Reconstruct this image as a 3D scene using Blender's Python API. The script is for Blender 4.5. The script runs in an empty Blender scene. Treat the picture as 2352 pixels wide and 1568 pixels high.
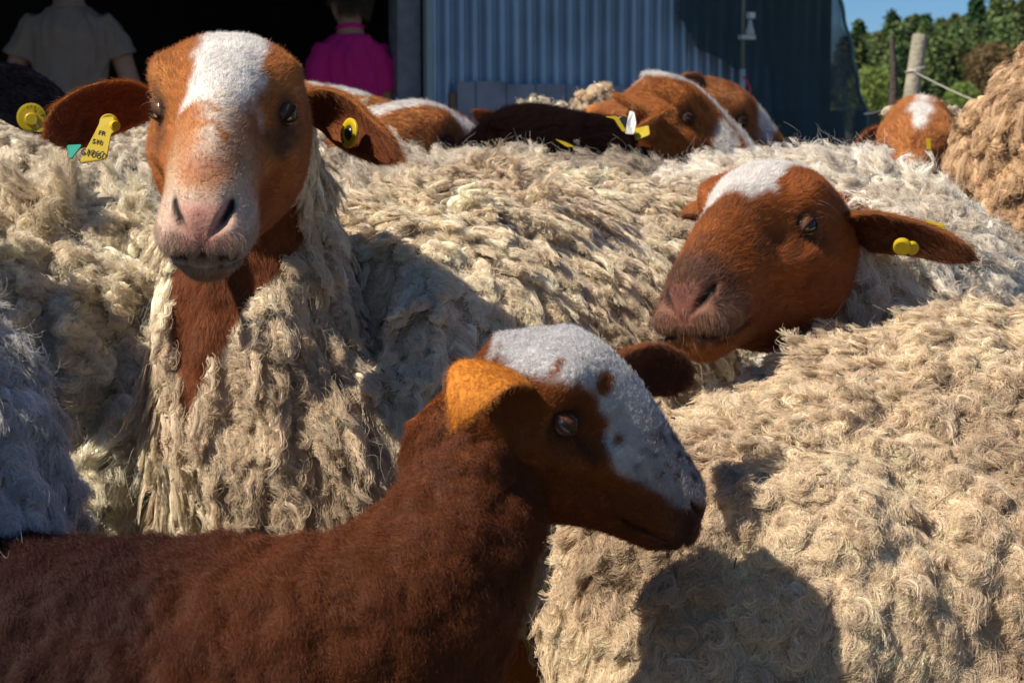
import bpy, math, os
import numpy as np
from mathutils import Vector, Matrix

# ============================================================ camera, sky, sun, exposure
scn = bpy.context.scene
COL = scn.collection
FPX = 4573.0                       # focal length in photo pixels (width 2352)
PITCH = math.atan(469 / FPX)
CAM = np.array([0.0, 0.0, 0.92])
FWD = np.array([0, math.cos(PITCH), -math.sin(PITCH)])
UPV = np.array([0, math.sin(PITCH), math.cos(PITCH)])
cam_data = bpy.data.cameras.new('camera')
cam = bpy.data.objects.new('camera', cam_data)
COL.objects.link(cam)
cam.location = CAM
cam.rotation_euler = (math.pi / 2 - PITCH, 0, 0)
cam_data.sensor_width = 36.0
cam_data.lens = FPX / 2352 * 36.0
cam_data.clip_start = 0.05
cam_data.clip_end = 3000
cam_data.dof.use_dof = True
cam_data.dof.focus_distance = 1.78
cam_data.dof.aperture_fstop = 20.0
scn.camera = cam

SUN = np.array([-0.60, -0.33, 0.73]); SUN /= np.linalg.norm(SUN)
world = bpy.data.worlds.new("World"); scn.world = world
world.use_nodes = True
wn = world.node_tree; wn.nodes.clear()
sky = wn.nodes.new('ShaderNodeTexSky'); sky.sky_type = 'NISHITA'; sky.sun_disc = False
sky.sun_elevation = math.asin(SUN[2]); sky.sun_rotation = math.atan2(SUN[0], SUN[1])
sky.altitude = 1200; sky.air_density = 1.0; sky.dust_density = 0.0; sky.ozone_density = 3.0
bg = wn.nodes.new('ShaderNodeBackground'); bg.inputs['Strength'].default_value = 0.058
wo = wn.nodes.new('ShaderNodeOutputWorld')
tint = wn.nodes.new('ShaderNodeVectorMath'); tint.operation = 'MULTIPLY'; tint.inputs[1].default_value = (0.58, 0.84, 1.18)   # deep clear blue day
wn.links.new(sky.outputs[0], tint.inputs[0]); wn.links.new(tint.outputs[0], bg.inputs[0]); wn.links.new(bg.outputs[0], wo.inputs[0])
sun_data = bpy.data.lights.new('sun', 'SUN'); sun_data.energy = 5.0; sun_data.angle = math.radians(0.5)
sun_data.color = (1.0, 0.915, 0.80)
sun_ob = bpy.data.objects.new('sun', sun_data); COL.objects.link(sun_ob)
sun_ob.rotation_euler = Vector(SUN).to_track_quat('Z', 'Y').to_euler()
sun_ob.location = (-6, -2, 8)
scn.view_settings.view_transform = 'Standard'; scn.view_settings.look = 'None'
scn.view_settings.exposure = 0.35; scn.view_settings.gamma = 1.0
scn.view_settings.use_curve_mapping = False
scn.render.engine = 'CYCLES'
scn.cycles.max_bounces = 6; scn.cycles.diffuse_bounces = 3; scn.cycles.glossy_bounces = 2
scn.cycles.transparent_max_bounces = 8
try:
    scn.cycles_curves.shape = 'RIBBONS'
except Exception:
    pass
rng = np.random.default_rng(7)

def P(x, y, d):
    """point seen at photo pixel (x, y) [2352x1568] at distance d along the view axis"""
    return CAM + d * FWD + (x - 1176) / FPX * d * np.array([1.0, 0, 0]) - (y - 784) / FPX * d * UPV

def nrm(v):
    v = np.asarray(v, float)
    return v / np.maximum(np.linalg.norm(v, axis=-1, keepdims=True), 1e-9)

# ============================================================ numpy noise
def _hash(i, j, k, s):
    h = (i * 374761393 + j * 668265263 + k * 2147483647 * 0 + k * 1274126177 + s * 974634777) & 0xffffffff
    h = ((h ^ (h >> 13)) * 1274126177) & 0xffffffff
    h = (h ^ (h >> 16)) & 0xffff
    return h / 65535.0
def vnoise(p, scale=1.0, seed=0):
    p = np.asarray(p, float) * scale + 100.37
    i = np.floor(p).astype(np.int64); f = p - i; f = f * f * (3 - 2 * f)
    r = 0
    for a in (0, 1):
        for b in (0, 1):
            for c in (0, 1):
                w = (f[..., 0] if a else 1 - f[..., 0]) * (f[..., 1] if b else 1 - f[..., 1]) * (f[..., 2] if c else 1 - f[..., 2])
                r = r + w * _hash(i[..., 0] + a, i[..., 1] + b, i[..., 2] + c, seed)
    return r
def fbm(p, scale=1.0, seed=0, o=3):
    r = 0; a = 0.5; t = 0
    for k in range(o):
        r = r + a * vnoise(p, scale, seed + k); t += a; a *= 0.5; scale *= 2.03
    return r / t
def sstep(a, b, x):
    t = np.clip((x - a) / (b - a + 1e-12), 0, 1); return t * t * (3 - 2 * t)
def mixc(a, b, t):
    t = np.asarray(t)[..., None]; return np.asarray(a) * (1 - t) + np.asarray(b) * t

# ============================================================ materials
MATS = {}
def new_mat(name):
    m = bpy.data.materials.new(name); m.use_nodes = True
    nt = m.node_tree; b = nt.nodes['Principled BSDF']
    MATS[name] = m
    return m, nt, b
def plain(name, col, rough=0.7, spec=0.3, metal=0.0, noise=0.0, nscale=20.0, bump=0.0, bscale=60.0):
    m, nt, b = new_mat(name)
    b.inputs['Roughness'].default_value = rough
    b.inputs['Specular IOR Level'].default_value = spec
    b.inputs['Metallic'].default_value = metal
    b.inputs['Base Color'].default_value = (*col, 1)
    tc = nt.nodes.new('ShaderNodeTexCoord')
    if noise > 0:
        n = nt.nodes.new('ShaderNodeTexNoise'); n.inputs['Scale'].default_value = nscale; n.inputs['Detail'].default_value = 5
        nt.links.new(tc.outputs['Object'], n.inputs['Vector'])
        mr = nt.nodes.new('ShaderNodeMapRange'); mr.inputs['From Min'].default_value = .3; mr.inputs['From Max'].default_value = .7
        mr.inputs['To Min'].default_value = 1 - noise; mr.inputs['To Max'].default_value = 1 + noise
        nt.links.new(n.outputs['Fac'], mr.inputs['Value'])
        mx = nt.nodes.new('ShaderNodeVectorMath'); mx.operation = 'SCALE'
        mx.inputs[0].default_value = col
        nt.links.new(mr.outputs[0], mx.inputs['Scale']); nt.links.new(mx.outputs[0], b.inputs['Base Color'])
    if bump > 0:
        n2 = nt.nodes.new('ShaderNodeTexNoise'); n2.inputs['Scale'].default_value = bscale; n2.inputs['Detail'].default_value = 6
        nt.links.new(tc.outputs['Object'], n2.inputs['Vector'])
        bp = nt.nodes.new('ShaderNodeBump'); bp.inputs['Strength'].default_value = bump; bp.inputs['Distance'].default_value = 0.02
        nt.links.new(n2.outputs['Fac'], bp.inputs['Height']); nt.links.new(bp.outputs[0], b.inputs['Normal'])
    return m
def attr_mat(name, rough=0.7, spec=0.25, sheen=0.0, noise=0.15, nscale=300.0, bump=0.25, trans=0.0, rootdark=0.0):
    m, nt, b = new_mat(name)
    at = nt.nodes.new('ShaderNodeAttribute'); at.attribute_name = 'col'
    src = at.outputs['Color']
    tc = nt.nodes.new('ShaderNodeTexCoord')
    if noise > 0:
        n = nt.nodes.new('ShaderNodeTexNoise'); n.inputs['Scale'].default_value = nscale; n.inputs['Detail'].default_value = 3
        nt.links.new(tc.outputs['Object'], n.inputs['Vector'])
        mr = nt.nodes.new('ShaderNodeMapRange'); mr.inputs['From Min'].default_value = .3; mr.inputs['From Max'].default_value = .7
        mr.inputs['To Min'].default_value = 1 - noise; mr.inputs['To Max'].default_value = 1 + noise
        nt.links.new(n.outputs['Fac'], mr.inputs['Value'])
        mx = nt.nodes.new('ShaderNodeVectorMath'); mx.operation = 'SCALE'
        nt.links.new(src, mx.inputs[0]); nt.links.new(mr.outputs[0], mx.inputs['Scale']); src = mx.outputs[0]
        if bump > 0:
            bp = nt.nodes.new('ShaderNodeBump'); bp.inputs['Strength'].default_value = bump; bp.inputs['Distance'].default_value = 0.002
            nt.links.new(n.outputs['Fac'], bp.inputs['Height']); nt.links.new(bp.outputs[0], b.inputs['Normal'])
    nt.links.new(src, b.inputs['Base Color'])
    b.inputs['Roughness'].default_value = rough; b.inputs['Specular IOR Level'].default_value = spec
    b.inputs['Sheen Weight'].default_value = sheen
    if trans > 0:
        tr = nt.nodes.new('ShaderNodeBsdfTranslucent'); nt.links.new(src, tr.inputs['Color'])
        mixs = nt.nodes.new('ShaderNodeMixShader'); mixs.inputs[0].default_value = trans
        out = nt.nodes['Material Output']
        nt.links.new(b.outputs[0], mixs.inputs[1]); nt.links.new(tr.outputs[0], mixs.inputs[2]); nt.links.new(mixs.outputs[0], out.inputs['Surface'])
    return m
M_SKIN = attr_mat('coat_skin', rough=.75, spec=.2, bump=.3)
M_EYE = attr_mat('eye_gloss', rough=.08, spec=.5, noise=0, bump=0)
M_WOOL = attr_mat('wool_fibre', rough=.85, spec=.12, noise=0, bump=0, trans=.28)
M_FURK = attr_mat('black_coat_hair', rough=.8, spec=.0, noise=0, bump=0, trans=.05)
M_FUR = attr_mat('short_coat_hair', rough=.45, spec=.35, noise=0, bump=0, trans=.2)

# ============================================================ object helpers
def prop(o, label=None, cat=None, group=None, kind=None):
    if label: o['label'] = label
    if cat: o['category'] = cat
    if group: o['group'] = group
    if kind: o['kind'] = kind
    return o
def empty(name, loc, **kw):
    o = bpy.data.objects.new(name, None); COL.objects.link(o)
    o.location = Vector([float(v) for v in loc]); o.empty_display_size = .1
    return prop(o, **kw)
def mesh_obj(name, verts, faces, mat, parent=None, col=None, smooth=True, world=True):
    """verts in world metres; stored relative to the parent chain's location"""
    verts = np.asarray(verts, float)
    off = np.zeros(3)
    p = parent
    while p is not None:
        off = off + np.array(p.location); p = p.parent
    v = verts - off if world else verts
    me = bpy.data.meshes.new(name)
    if isinstance(faces, np.ndarray) and faces.ndim == 2:
        k = faces.shape[1]
        me.vertices.add(len(v)); me.vertices.foreach_set('co', v.astype(np.float32).ravel())
        me.loops.add(faces.size); me.loops.foreach_set('vertex_index', faces.astype(np.int32).ravel())
        me.polygons.add(len(faces)); me.polygons.foreach_set('loop_start', np.arange(0, faces.size, k, dtype=np.int32))
        me.update(calc_edges=True)
    else:
        me.from_pydata([tuple(q) for q in v], [], [tuple(int(i) for i in f) for f in faces])
        me.update()
    if smooth: me.polygons.foreach_set('use_smooth', np.ones(len(me.polygons), bool))
    if col is not None:
        a = me.color_attributes.new('col', 'FLOAT_COLOR', 'POINT')
        c4 = np.ones((len(v), 4), np.float32); c4[:, :3] = col; a.data.foreach_set('color', c4.ravel())
    if mat is not None: me.materials.append(mat)
    o = bpy.data.objects.new(name, me); COL.objects.link(o)
    if parent is not None: o.parent = parent
    return o
def curves_obj(name, pts, rad, col, mat, parent):
    """pts (H,K,3) world; rad (H,K); col (H,3)"""
    H, K = pts.shape[:2]
    off = np.array(parent.location) if parent is not None else np.zeros(3)
    cu = bpy.data.hair_curves.new(name)
    cu.add_curves([K] * H)
    cu.attributes['position'].data.foreach_set('vector', (pts - off).astype(np.float32).ravel()) if 'position' in cu.attributes else cu.points.foreach_set('position', (pts - off).astype(np.float32).ravel())
    ra = cu.attributes.get('radius') or cu.attributes.new('radius', 'FLOAT', 'POINT')
    ra.data.foreach_set('value', rad.astype(np.float32).ravel())
    ca = cu.attributes.new('col', 'FLOAT_COLOR', 'CURVE')
    c4 = np.ones((H, 4), np.float32); c4[:, :3] = np.clip(col, 0, 1); ca.data.foreach_set('color', c4.ravel())
    cu.materials.append(mat)
    o = bpy.data.objects.new(name, cu); COL.objects.link(o)
    if parent is not None: o.parent = parent
    return o
class MB:
    """collects boxes / tubes into one mesh"""
    def __init__(s): s.v = []; s.f = []; s.n = 0
    def add(s, v, f):
        v = np.asarray(v, float); s.v.append(v); s.f += [tuple(int(i) + s.n for i in q) for q in f]; s.n += len(v); return s
    def box(s, c, size, R=None):
        sx, sy, sz = [q / 2 for q in size]
        v = np.array([[a, b, d] for a in (-sx, sx) for b in (-sy, sy) for d in (-sz, sz)])
        if R is not None: v = v @ np.asarray(R).T
        return s.add(v + np.asarray(c), [(0, 1, 3, 2), (4, 6, 7, 5), (0, 4, 5, 1), (2, 3, 7, 6), (0, 2, 6, 4), (1, 5, 7, 3)])
    def tube(s, pts, rad, n=8, cap=True):
        v, f = tube(pts, rad, n, cap); return s.add(v, f)
    def build(s, name, mat, parent=None, smooth=False, col=None):
        return mesh_obj(name, np.concatenate(s.v), s.f, mat, parent, smooth=smooth, col=col)
def frames(pts, up0):
    T = nrm(np.gradient(pts, axis=0)); U = np.zeros_like(T)
    u_ = up0 - T[0] * (up0 @ T[0]); U[0] = nrm(u_)
    for i in range(1, len(pts)):
        u_ = U[i - 1] - T[i] * (U[i - 1] @ T[i]); U[i] = nrm(u_)
    return T, U, np.cross(T, U)
def tube(pts, rad, n=8, cap=True):
    pts = np.asarray(pts, float); rad = np.broadcast_to(np.asarray(rad, float), (len(pts),))
    T0 = nrm(pts[1] - pts[0]); up = np.array([0, 0, 1.0]) if abs(T0[2]) < .9 else np.array([1.0, 0, 0])
    T, U, Rr = frames(pts, up)
    a = np.arange(n) * 2 * np.pi / n
    v = pts[:, None] + rad[:, None, None] * (np.cos(a)[None, :, None] * U[:, None] + np.sin(a)[None, :, None] * Rr[:, None])
    v = v.reshape(-1, 3); f = ringfaces(len(pts), n)
    if cap: f = [tuple(q) for q in f] + [tuple(range(n))[::-1], tuple(range(len(v) - n, len(v)))]
    return v, f
def ringfaces(m, n, closed=True):
    i = np.arange(m - 1)[:, None]; j = np.arange(n if closed else n - 1)[None]
    j2 = (j + 1) % n
    return np.stack([i * n + j, i * n + j2, (i + 1) * n + j2, (i + 1) * n + j], -1).reshape(-1, 4)
def smooth_interp(x, xp, yp, s=0.5):
    """cubic hermite (catmull) interpolation of columns"""
    xp = np.asarray(xp, float); yp = np.asarray(yp, float)
    if yp.ndim == 1: yp = yp[:, None]; one = True
    else: one = False
    m = np.gradient(yp, xp, axis=0)
    k = np.clip(np.searchsorted(xp, x) - 1, 0, len(xp) - 2)
    h = xp[k + 1] - xp[k]; t = ((x - xp[k]) / h)[:, None]; h = h[:, None]
    r = (2 * t**3 - 3 * t**2 + 1) * yp[k] + (t**3 - 2 * t**2 + t) * h * m[k] + (-2 * t**3 + 3 * t**2) * yp[k + 1] + (t**3 - t**2) * h * m[k + 1]
    return r[:, 0] if one else r

# ============================================================ the place: ground, hill, forest, shed
def ground_mat():
    m, nt, b = new_mat('trampled_earth')
    tc = nt.nodes.new('ShaderNodeTexCoord'); n = nt.nodes.new('ShaderNodeTexNoise'); n.inputs['Scale'].default_value = .35; n.inputs['Detail'].default_value = 8
    nt.links.new(tc.outputs['Object'], n.inputs['Vector'])
    cr = nt.nodes.new('ShaderNodeValToRGB'); cr.color_ramp.elements[0].position = .4; cr.color_ramp.elements[1].position = .6
    cr.color_ramp.elements[0].color = (.16, .11, .07, 1); cr.color_ramp.elements[1].color = (.09, .12, .04, 1)
    nt.links.new(n.outputs['Fac'], cr.inputs[0]); nt.links.new(cr.outputs[0], b.inputs['Base Color']); b.inputs['Roughness'].default_value = .95
    n2 = nt.nodes.new('ShaderNodeTexNoise'); n2.inputs['Scale'].default_value = 14; n2.inputs['Detail'].default_value = 8; nt.links.new(tc.outputs['Object'], n2.inputs['Vector'])
    bp = nt.nodes.new('ShaderNodeBump'); bp.inputs['Distance'].default_value = .05; nt.links.new(n2.outputs['Fac'], bp.inputs['Height']); nt.links.new(bp.outputs[0], b.inputs['Normal'])
    return m
M_EARTH = ground_mat()
def hill_height(x, y):
    """terrain: flat yard, then a wooded slope rising to the right"""
    r = sstep(60, 420, y)
    h = r * (5.5 + 12 * sstep(44, 92, x * 300 / np.maximum(y, 60)))
    h = h + (fbm(np.stack([x, y, 0 * x], -1), .012, 3) - .5) * 3 * r
    return h * (1 - .6 * sstep(520, 900, y))
ys = np.concatenate([np.linspace(-40, 40, 22), np.geomspace(44, 1500, 70)]); xs = np.linspace(-1, 1, 90)
GX = xs[None] * (60 + np.abs(ys)[:, None] * .75) ; GY = np.broadcast_to(ys[:, None], GX.shape)
GZ = hill_height(GX, GY)
gv = np.stack([GX, GY, GZ], -1).reshape(-1, 3)
prop(mesh_obj('ground', gv, ringfaces(len(ys), len(xs), closed=False)[:, ::-1], M_EARTH), kind='structure')

M_NEEDLE, M_NEEDLE2, M_BARK = [None] * 3
def leaf_mat(name, c, var=.35):
    m, nt, b = new_mat(name)
    oi = nt.nodes.new('ShaderNodeObjectInfo'); tc = nt.nodes.new('ShaderNodeTexCoord'); n = nt.nodes.new('ShaderNodeTexNoise'); n.inputs['Scale'].default_value = .9; n.inputs['Detail'].default_value = 4
    nt.links.new(tc.outputs['Object'], n.inputs['Vector'])
    a = nt.nodes.new('ShaderNodeMath'); a.operation = 'ADD'; nt.links.new(oi.outputs['Random'], a.inputs[0]); nt.links.new(n.outputs['Fac'], a.inputs[1])
    mr = nt.nodes.new('ShaderNodeMapRange'); mr.inputs['From Min'].default_value = .2; mr.inputs['From Max'].default_value = 1.6; mr.inputs['To Min'].default_value = 1 - var; mr.inputs['To Max'].default_value = 1 + var
    nt.links.new(a.outputs[0], mr.inputs['Value'])
    h = nt.nodes.new('ShaderNodeHueSaturation'); h.inputs['Color'].default_value = (*c, 1)
    nt.links.new(mr.outputs[0], h.inputs['Value'])
    mr2 = nt.nodes.new('ShaderNodeMapRange'); mr2.inputs['To Min'].default_value = .475; mr2.inputs['To Max'].default_value = .52; nt.links.new(oi.outputs['Random'], mr2.inputs['Value']); nt.links.new(mr2.outputs[0], h.inputs['Hue'])
    nt.links.new(h.outputs[0], b.inputs['Base Color']); b.inputs['Roughness'].default_value = .7; b.inputs['Specular IOR Level'].default_value = .2
    return m
M_NEEDLE = leaf_mat('pine_needles', (.11, .15, .05), .45); M_LIME = leaf_mat('spring_leaves', (.17, .21, .05)); M_OCHRE = leaf_mat('ochre_leaves', (.17, .115, .05)); M_DARKNEEDLE = leaf_mat('spruce_needles', (.045, .085, .03))
M_BARK = plain('bark', (.11, .08, .055), .9, noise=.3, nscale=8, bump=.5)
def crown_mesh(name, seed, conif=True, H=10.0, n=2600, wide=.26):
    g = np.random.default_rng(seed)
    u = g.random(n); z = H * (.12 + .88 * u**.8)
    a = g.random(n) * 6.283; a0 = a
    if conif:
        R0 = H * wide * (1 - (z / H))**.75 * (.78 + .3 * np.sin(z * 5.5 + a0 * 2 + seed)**2) + .10
    else:
        R0 = H * wide * np.sqrt(np.clip(1 - ((z / H - .56) / .46)**2, 0.02, 1)) * 1.3
    lob = .68 + .6 * vnoise(np.stack([np.cos(a) * 1.7, np.sin(a) * 1.7, z * .9], -1), 2.6, seed)
    rr = R0 * lob * (.35 + .65 * g.random(n)**.45)
    c = np.stack([np.cos(a) * rr, np.sin(a) * rr, z - rr * (.18 if conif else 0)], -1)
    sz = H * .014 * (.5 + 1.1 * g.random(n)); c = c + nrm(g.normal(size=(n, 3))) * (H * .05 * g.random((n, 1))**3); d1 = nrm(g.normal(size=(n, 3)) + c * [.5, .5, 0]); d2 = nrm(np.cross(d1, g.normal(size=(n, 3))))
    v = np.stack([c - d1 * sz[:, None] * 1.5, c + d2 * sz[:, None] * .8, c + d1 * sz[:, None] * 1.5, c - d2 * sz[:, None] * .8], 1).reshape(-1, 3)
    o = mesh_obj(name, v, np.arange(4 * n).reshape(-1, 4), None, smooth=False)
    me = o.data; bpy.data.objects.remove(o); return me
def tmesh(fn):
    o = fn(); me = o.data; bpy.data.objects.remove(o); return me
def trunk_mesh(H, seed):
    g = np.random.default_rng(seed); m = MB(); zz = np.linspace(-.8, H * .93, 9)
    pts = np.stack([np.cumsum(g.normal(0, .05, 9)), np.cumsum(g.normal(0, .05, 9)), zz], -1)
    m.tube(pts, np.linspace(.024 * H, .004 * H, 9), 7)
    for k in range(9):
        a = g.random() * 6.28; z = H * (.25 + .6 * k / 9); i = np.interp(z, zz, np.arange(9)); b = np.array([np.interp(z, zz, pts[:, 0]), np.interp(z, zz, pts[:, 1]), z])
        m.tube([b, b + np.array([math.cos(a), math.sin(a), .25]) * H * .07, b + np.array([math.cos(a), math.sin(a), .12]) * H * .15], [.007 * H, .005 * H, .002 * H], 5)
    return tmesh(lambda: m.build('trunk', M_BARK, smooth=True))
CROWNS = [crown_mesh('crown', 100 + i, True, 10, 6000, [.22, .28, .18, .25][i]) for i in range(4)]
ROUND = [crown_mesh('crown', 200 + i, False, 6, 6000, .30) for i in range(2)]
TRUNKS = [trunk_mesh(10, 300 + i) for i in range(2)]; TRUNK6 = trunk_mesh(6, 310)
def put_tree(name, x, y, sc, crown, trunk, mat, label, group=None, lean=0.0, sx=1.0, base=None):
    z = float(hill_height(np.array([x]), np.array([y]))[0]) if base is None else base
    t = empty(name, (x, y, z), label=label, cat='tree', group=group)
    t.scale = (sc * sx, sc * sx, sc); t.rotation_euler = (lean, 0, (x * 7.3 + y) % 6.28)
    c = bpy.data.objects.new('crown', crown); COL.objects.link(c); c.parent = t
    if not crown.materials: crown.materials.append(None)
    c.material_slots[0].link = 'OBJECT'; c.material_slots[0].material = mat
    k = bpy.data.objects.new('trunk', trunk); COL.objects.link(k); k.parent = t
    return t
g = np.random.default_rng(5)
rows = [(150, 17), (185, 18), (220, 19), (255, 20), (290, 21), (325, 22), (360, 23), (395, 24), (425, 24)]
for ri, (d, n) in enumerate(rows):
    for k in range(n):
        px = 1930 + (2400 - 1930) * (k + g.random() * .8) / n
        y = d + g.uniform(-14, 14); x = (px - 1176) / FPX * y
        hs = g.uniform(.75, 1.25) * (.55 if ri < 1 else .75 if ri < 3 else 1.0)
        if ri >= 7 and g.random() < .4: hs *= 1.25
        dk = g.random() < .22
        put_tree('pine_tree', x, y, hs, CROWNS[int(g.integers(4))], TRUNKS[int(g.integers(2))], M_DARKNEEDLE if dk else M_NEEDLE,
                 'green pine standing among the others on the wooded hillside', 'pines on the wooded hillside', lean=g.uniform(-.04, .04), sx=g.uniform(.9, 1.35))
def at_px(px, py, d):
    p = P(px, py, d); return p
bush = P(2005, 250, 60); put_tree('leafy_tree', bush[0], bush[1], .32, ROUND[0], TRUNK6, M_LIME, 'bright lime green bush between the netted shed and the thin dark post', base=bush[2] - .7, sx=1.1)
bush = P(2278, 225, 110); put_tree('leafy_tree', bush[0], bush[1], .66, ROUND[1], TRUNK6, M_OCHRE, 'ochre-leaved round tree on the lower hillside beside the curly fleece', base=bush[2] - 1.0, sx=1.0)
bush = P(2210, 240, 100); put_tree('leafy_tree', bush[0], bush[1], .38, ROUND[0], TRUNK6, M_LIME, 'small yellow-green tree beneath the ochre one', base=bush[2] - 1.2, sx=1.0)
deadm = MB(); 
for k in range(7):
    a = (k - 3) * .16; deadm.tube([(0, 0, 0), (a * .8, 0, 1.6), (a * 2.4, .1 * k, 3.6 + (k % 3) * .5)], [.09, .06, .02], 5)
bush = P(2160, 252, 150); deadm.v = [v + np.array([bush[0], bush[1], bush[2] - .6]) for v in deadm.v]
prop(deadm.build('bare_tree', plain('dead_wood', (.32, .28, .24), .9), smooth=True), 'pale bare branching tree in front of the dark pines', 'tree')

# ---------------- the shed
M_CORR = plain('galvanised_steel', (.33, .42, .51), .36, .5, .35, noise=.16, nscale=3.0, bump=.08, bscale=30)
M_BOARD = plain('weathered_boards', (.30, .31, .35), .85, noise=.25, nscale=5, bump=.4, bscale=40)
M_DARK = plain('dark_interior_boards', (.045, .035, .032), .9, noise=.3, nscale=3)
M_STEEL = plain('grey_steel_post', (.20, .20, .21), .6, .4, .3, noise=.2)
M_WOODP = plain('grey_round_wood', (.30, .27, .20), .9, noise=.3, nscale=12, bump=.5)
th = math.radians(28); WD = np.array([math.cos(th), math.sin(th), 0]); WN = np.array([math.sin(th), -math.cos(th), 0])
W0 = P(987, 315, 9.6); W0[2] = 0
def wall_at(px, off=0.0):
    """distance along the wall line where it shows at photo column px"""
    k = (px - 1176) / FPX; c, s_ = FWD[1], 0
    o = W0 + WN * off
    # x = k*d, d ~ y/cos(pitch) at horizon height
    d0 = o[1]; return (k * o[1] / FWD[1] * 1.0 - o[0]) / (WD[0] - k * WD[1] / FWD[1])
def wp(t, z, off=0.0): return W0 + WD * t + WN * off + np.array([0, 0, z])
shed = empty('shed', (W0[0], W0[1], 0), label='corrugated steel sheep shed with an open dark bay on its left', cat='shed')
tR = wall_at(1880); H_W = 2.9
# corrugated sheets, 0.84 m wide each
period = .0755; xs_ = []
t0 = 0.0; si = 0
while t0 < tR - .05:
    w = min(.83, tR - t0); n = int(w / period * 12)
    tt = t0 + np.linspace(0, w, n); ph = (tt / period) * 2 * np.pi
    prof = .021 * np.sin(ph) + .004 * np.sin(2 * ph + 1) + .002 * np.sin(ph * .5 + si) + (.004 if si % 2 else 0)
    vv = []
    for z in np.linspace(.05, H_W, 12):
        bend = .006 * np.sin(z * 2.1 + si * 1.7)
        vv.append(np.stack([W0[0] + WD[0] * tt + WN[0] * (prof + bend), W0[1] + WD[1] * tt + WN[1] * (prof + bend), np.full(n, z)], -1))
    mesh_obj('corrugated_sheet', np.array(vv).reshape(-1, 3), ringfaces(12, n, closed=False)[:, ::-1], M_CORR, shed)
    t0 += w; si += 1
def wbox(mb, ta, tb, za, zb, off, dep):
    R3 = np.array([WD, WN, [0, 0, 1]]).T
    return mb.box(wp((ta + tb) / 2, (za + zb) / 2, off), (tb - ta, dep, zb - za), R3)
def wpart(name, ta, tb, za, zb, off, dep, mat, parent=None): return wbox(MB(), ta, tb, za, zb, off, dep).build(name, mat, parent or shed)
def zpx(px, py): 
    t = wall_at(px); y = (W0 + WD * t)[1]; return CAM[2] + (315 - py) / FPX * y
# low vertical boards along the wall foot
bx = [1040, 1082, 1151, 1218, 1286, 1353, 1419, 1484, 1548, 1612, 1668]
for i in range(len(bx) - 1):
    ta, tb = wall_at(bx[i]), wall_at(bx[i + 1]); zt = zpx(bx[i], 190 + (bx[i] - 1040) * .035) + (.0, .006, -.004, .003)[i % 4]
    b_ = wpart('plank', ta + .003, tb - .003, .02, zt, .045 + .002 * (i % 2), .022, M_BOARD)
    if i < 6:
        mm = MB()
        for hx in (.22, .78):
            c = wp(ta + (tb - ta) * hx, zt - .155, .058 + .002 * (i % 2)); mm.tube([c, c + WN * .004], .006, 6)
        mm.build('nail', M_STEEL, shed)
wpart('broken_plank', wall_at(1026), wall_at(1038), .02, zpx(1026, 215), .04, .02, plain('brown_board', (.24, .14, .08), .9), shed)
wpart('pale_plank', wall_at(1632), wall_at(1688), .02, zpx(1650, 210), .075, .02, plain('pale_board', (.50, .47, .42), .85, noise=.2, nscale=9))
# door post, steel channel
wpart('post', wall_at(917), wall_at(969), 0, H_W, -.05, .10, M_STEEL)
wpart('edge_trim', wall_at(972), wall_at(985), 0, H_W, .035, .04, plain('galvanised_trim', (.32, .38, .36), .5, .4, .3))
# right end wall, back wall, left side, roof: the bay is deep and dark
tL = wall_at(-2600)
dep = 6.0
R3 = np.array([WD, WN, [0, 0, 1]]).T
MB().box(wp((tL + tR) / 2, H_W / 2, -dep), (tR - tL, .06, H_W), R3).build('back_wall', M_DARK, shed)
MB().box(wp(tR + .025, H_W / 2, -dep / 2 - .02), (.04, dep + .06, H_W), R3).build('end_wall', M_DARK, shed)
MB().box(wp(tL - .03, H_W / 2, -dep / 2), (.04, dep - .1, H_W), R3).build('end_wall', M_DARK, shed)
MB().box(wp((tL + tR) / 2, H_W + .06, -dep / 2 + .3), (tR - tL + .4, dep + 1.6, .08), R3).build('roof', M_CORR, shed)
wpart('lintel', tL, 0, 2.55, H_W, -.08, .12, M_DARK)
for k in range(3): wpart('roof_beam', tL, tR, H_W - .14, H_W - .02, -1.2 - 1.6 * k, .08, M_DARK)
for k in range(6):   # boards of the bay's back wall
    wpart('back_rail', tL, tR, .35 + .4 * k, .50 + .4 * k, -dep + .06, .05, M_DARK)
# ---------------- shade net hung over the right part of the wall
def net_mat():
    m, nt, b = new_mat('dark_green_shade_net')
    tc = nt.nodes.new('ShaderNodeTexCoord'); wv = nt.nodes.new('ShaderNodeTexNoise'); wv.inputs['Scale'].default_value = 3.0; wv.inputs['Detail'].default_value = 6
    nt.links.new(tc.outputs['Object'], wv.inputs['Vector'])
    mr = nt.nodes.new('ShaderNodeMapRange'); mr.inputs['From Min'].default_value = .35; mr.inputs['From Max'].default_value = .65; mr.inputs['To Min'].default_value = .22; mr.inputs['To Max'].default_value = .48
    nt.links.new(wv.outputs['Fac'], mr.inputs['Value'])
    b.inputs['Base Color'].default_value = (.022, .055, .065, 1); b.inputs['Roughness'].default_value = .6
    tr = nt.nodes.new('ShaderNodeBsdfTransparent'); mx = nt.nodes.new('ShaderNodeMixShader')
    nt.links.new(mr.outputs[0], mx.inputs[0]); nt.links.new(b.outputs[0], mx.inputs[1]); nt.links.new(tr.outputs[0], mx.inputs[2])
    nt.links.new(mx.outputs[0], nt.nodes['Material Output'].inputs['Surface'])
    return m
M_NET = net_mat()
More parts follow.
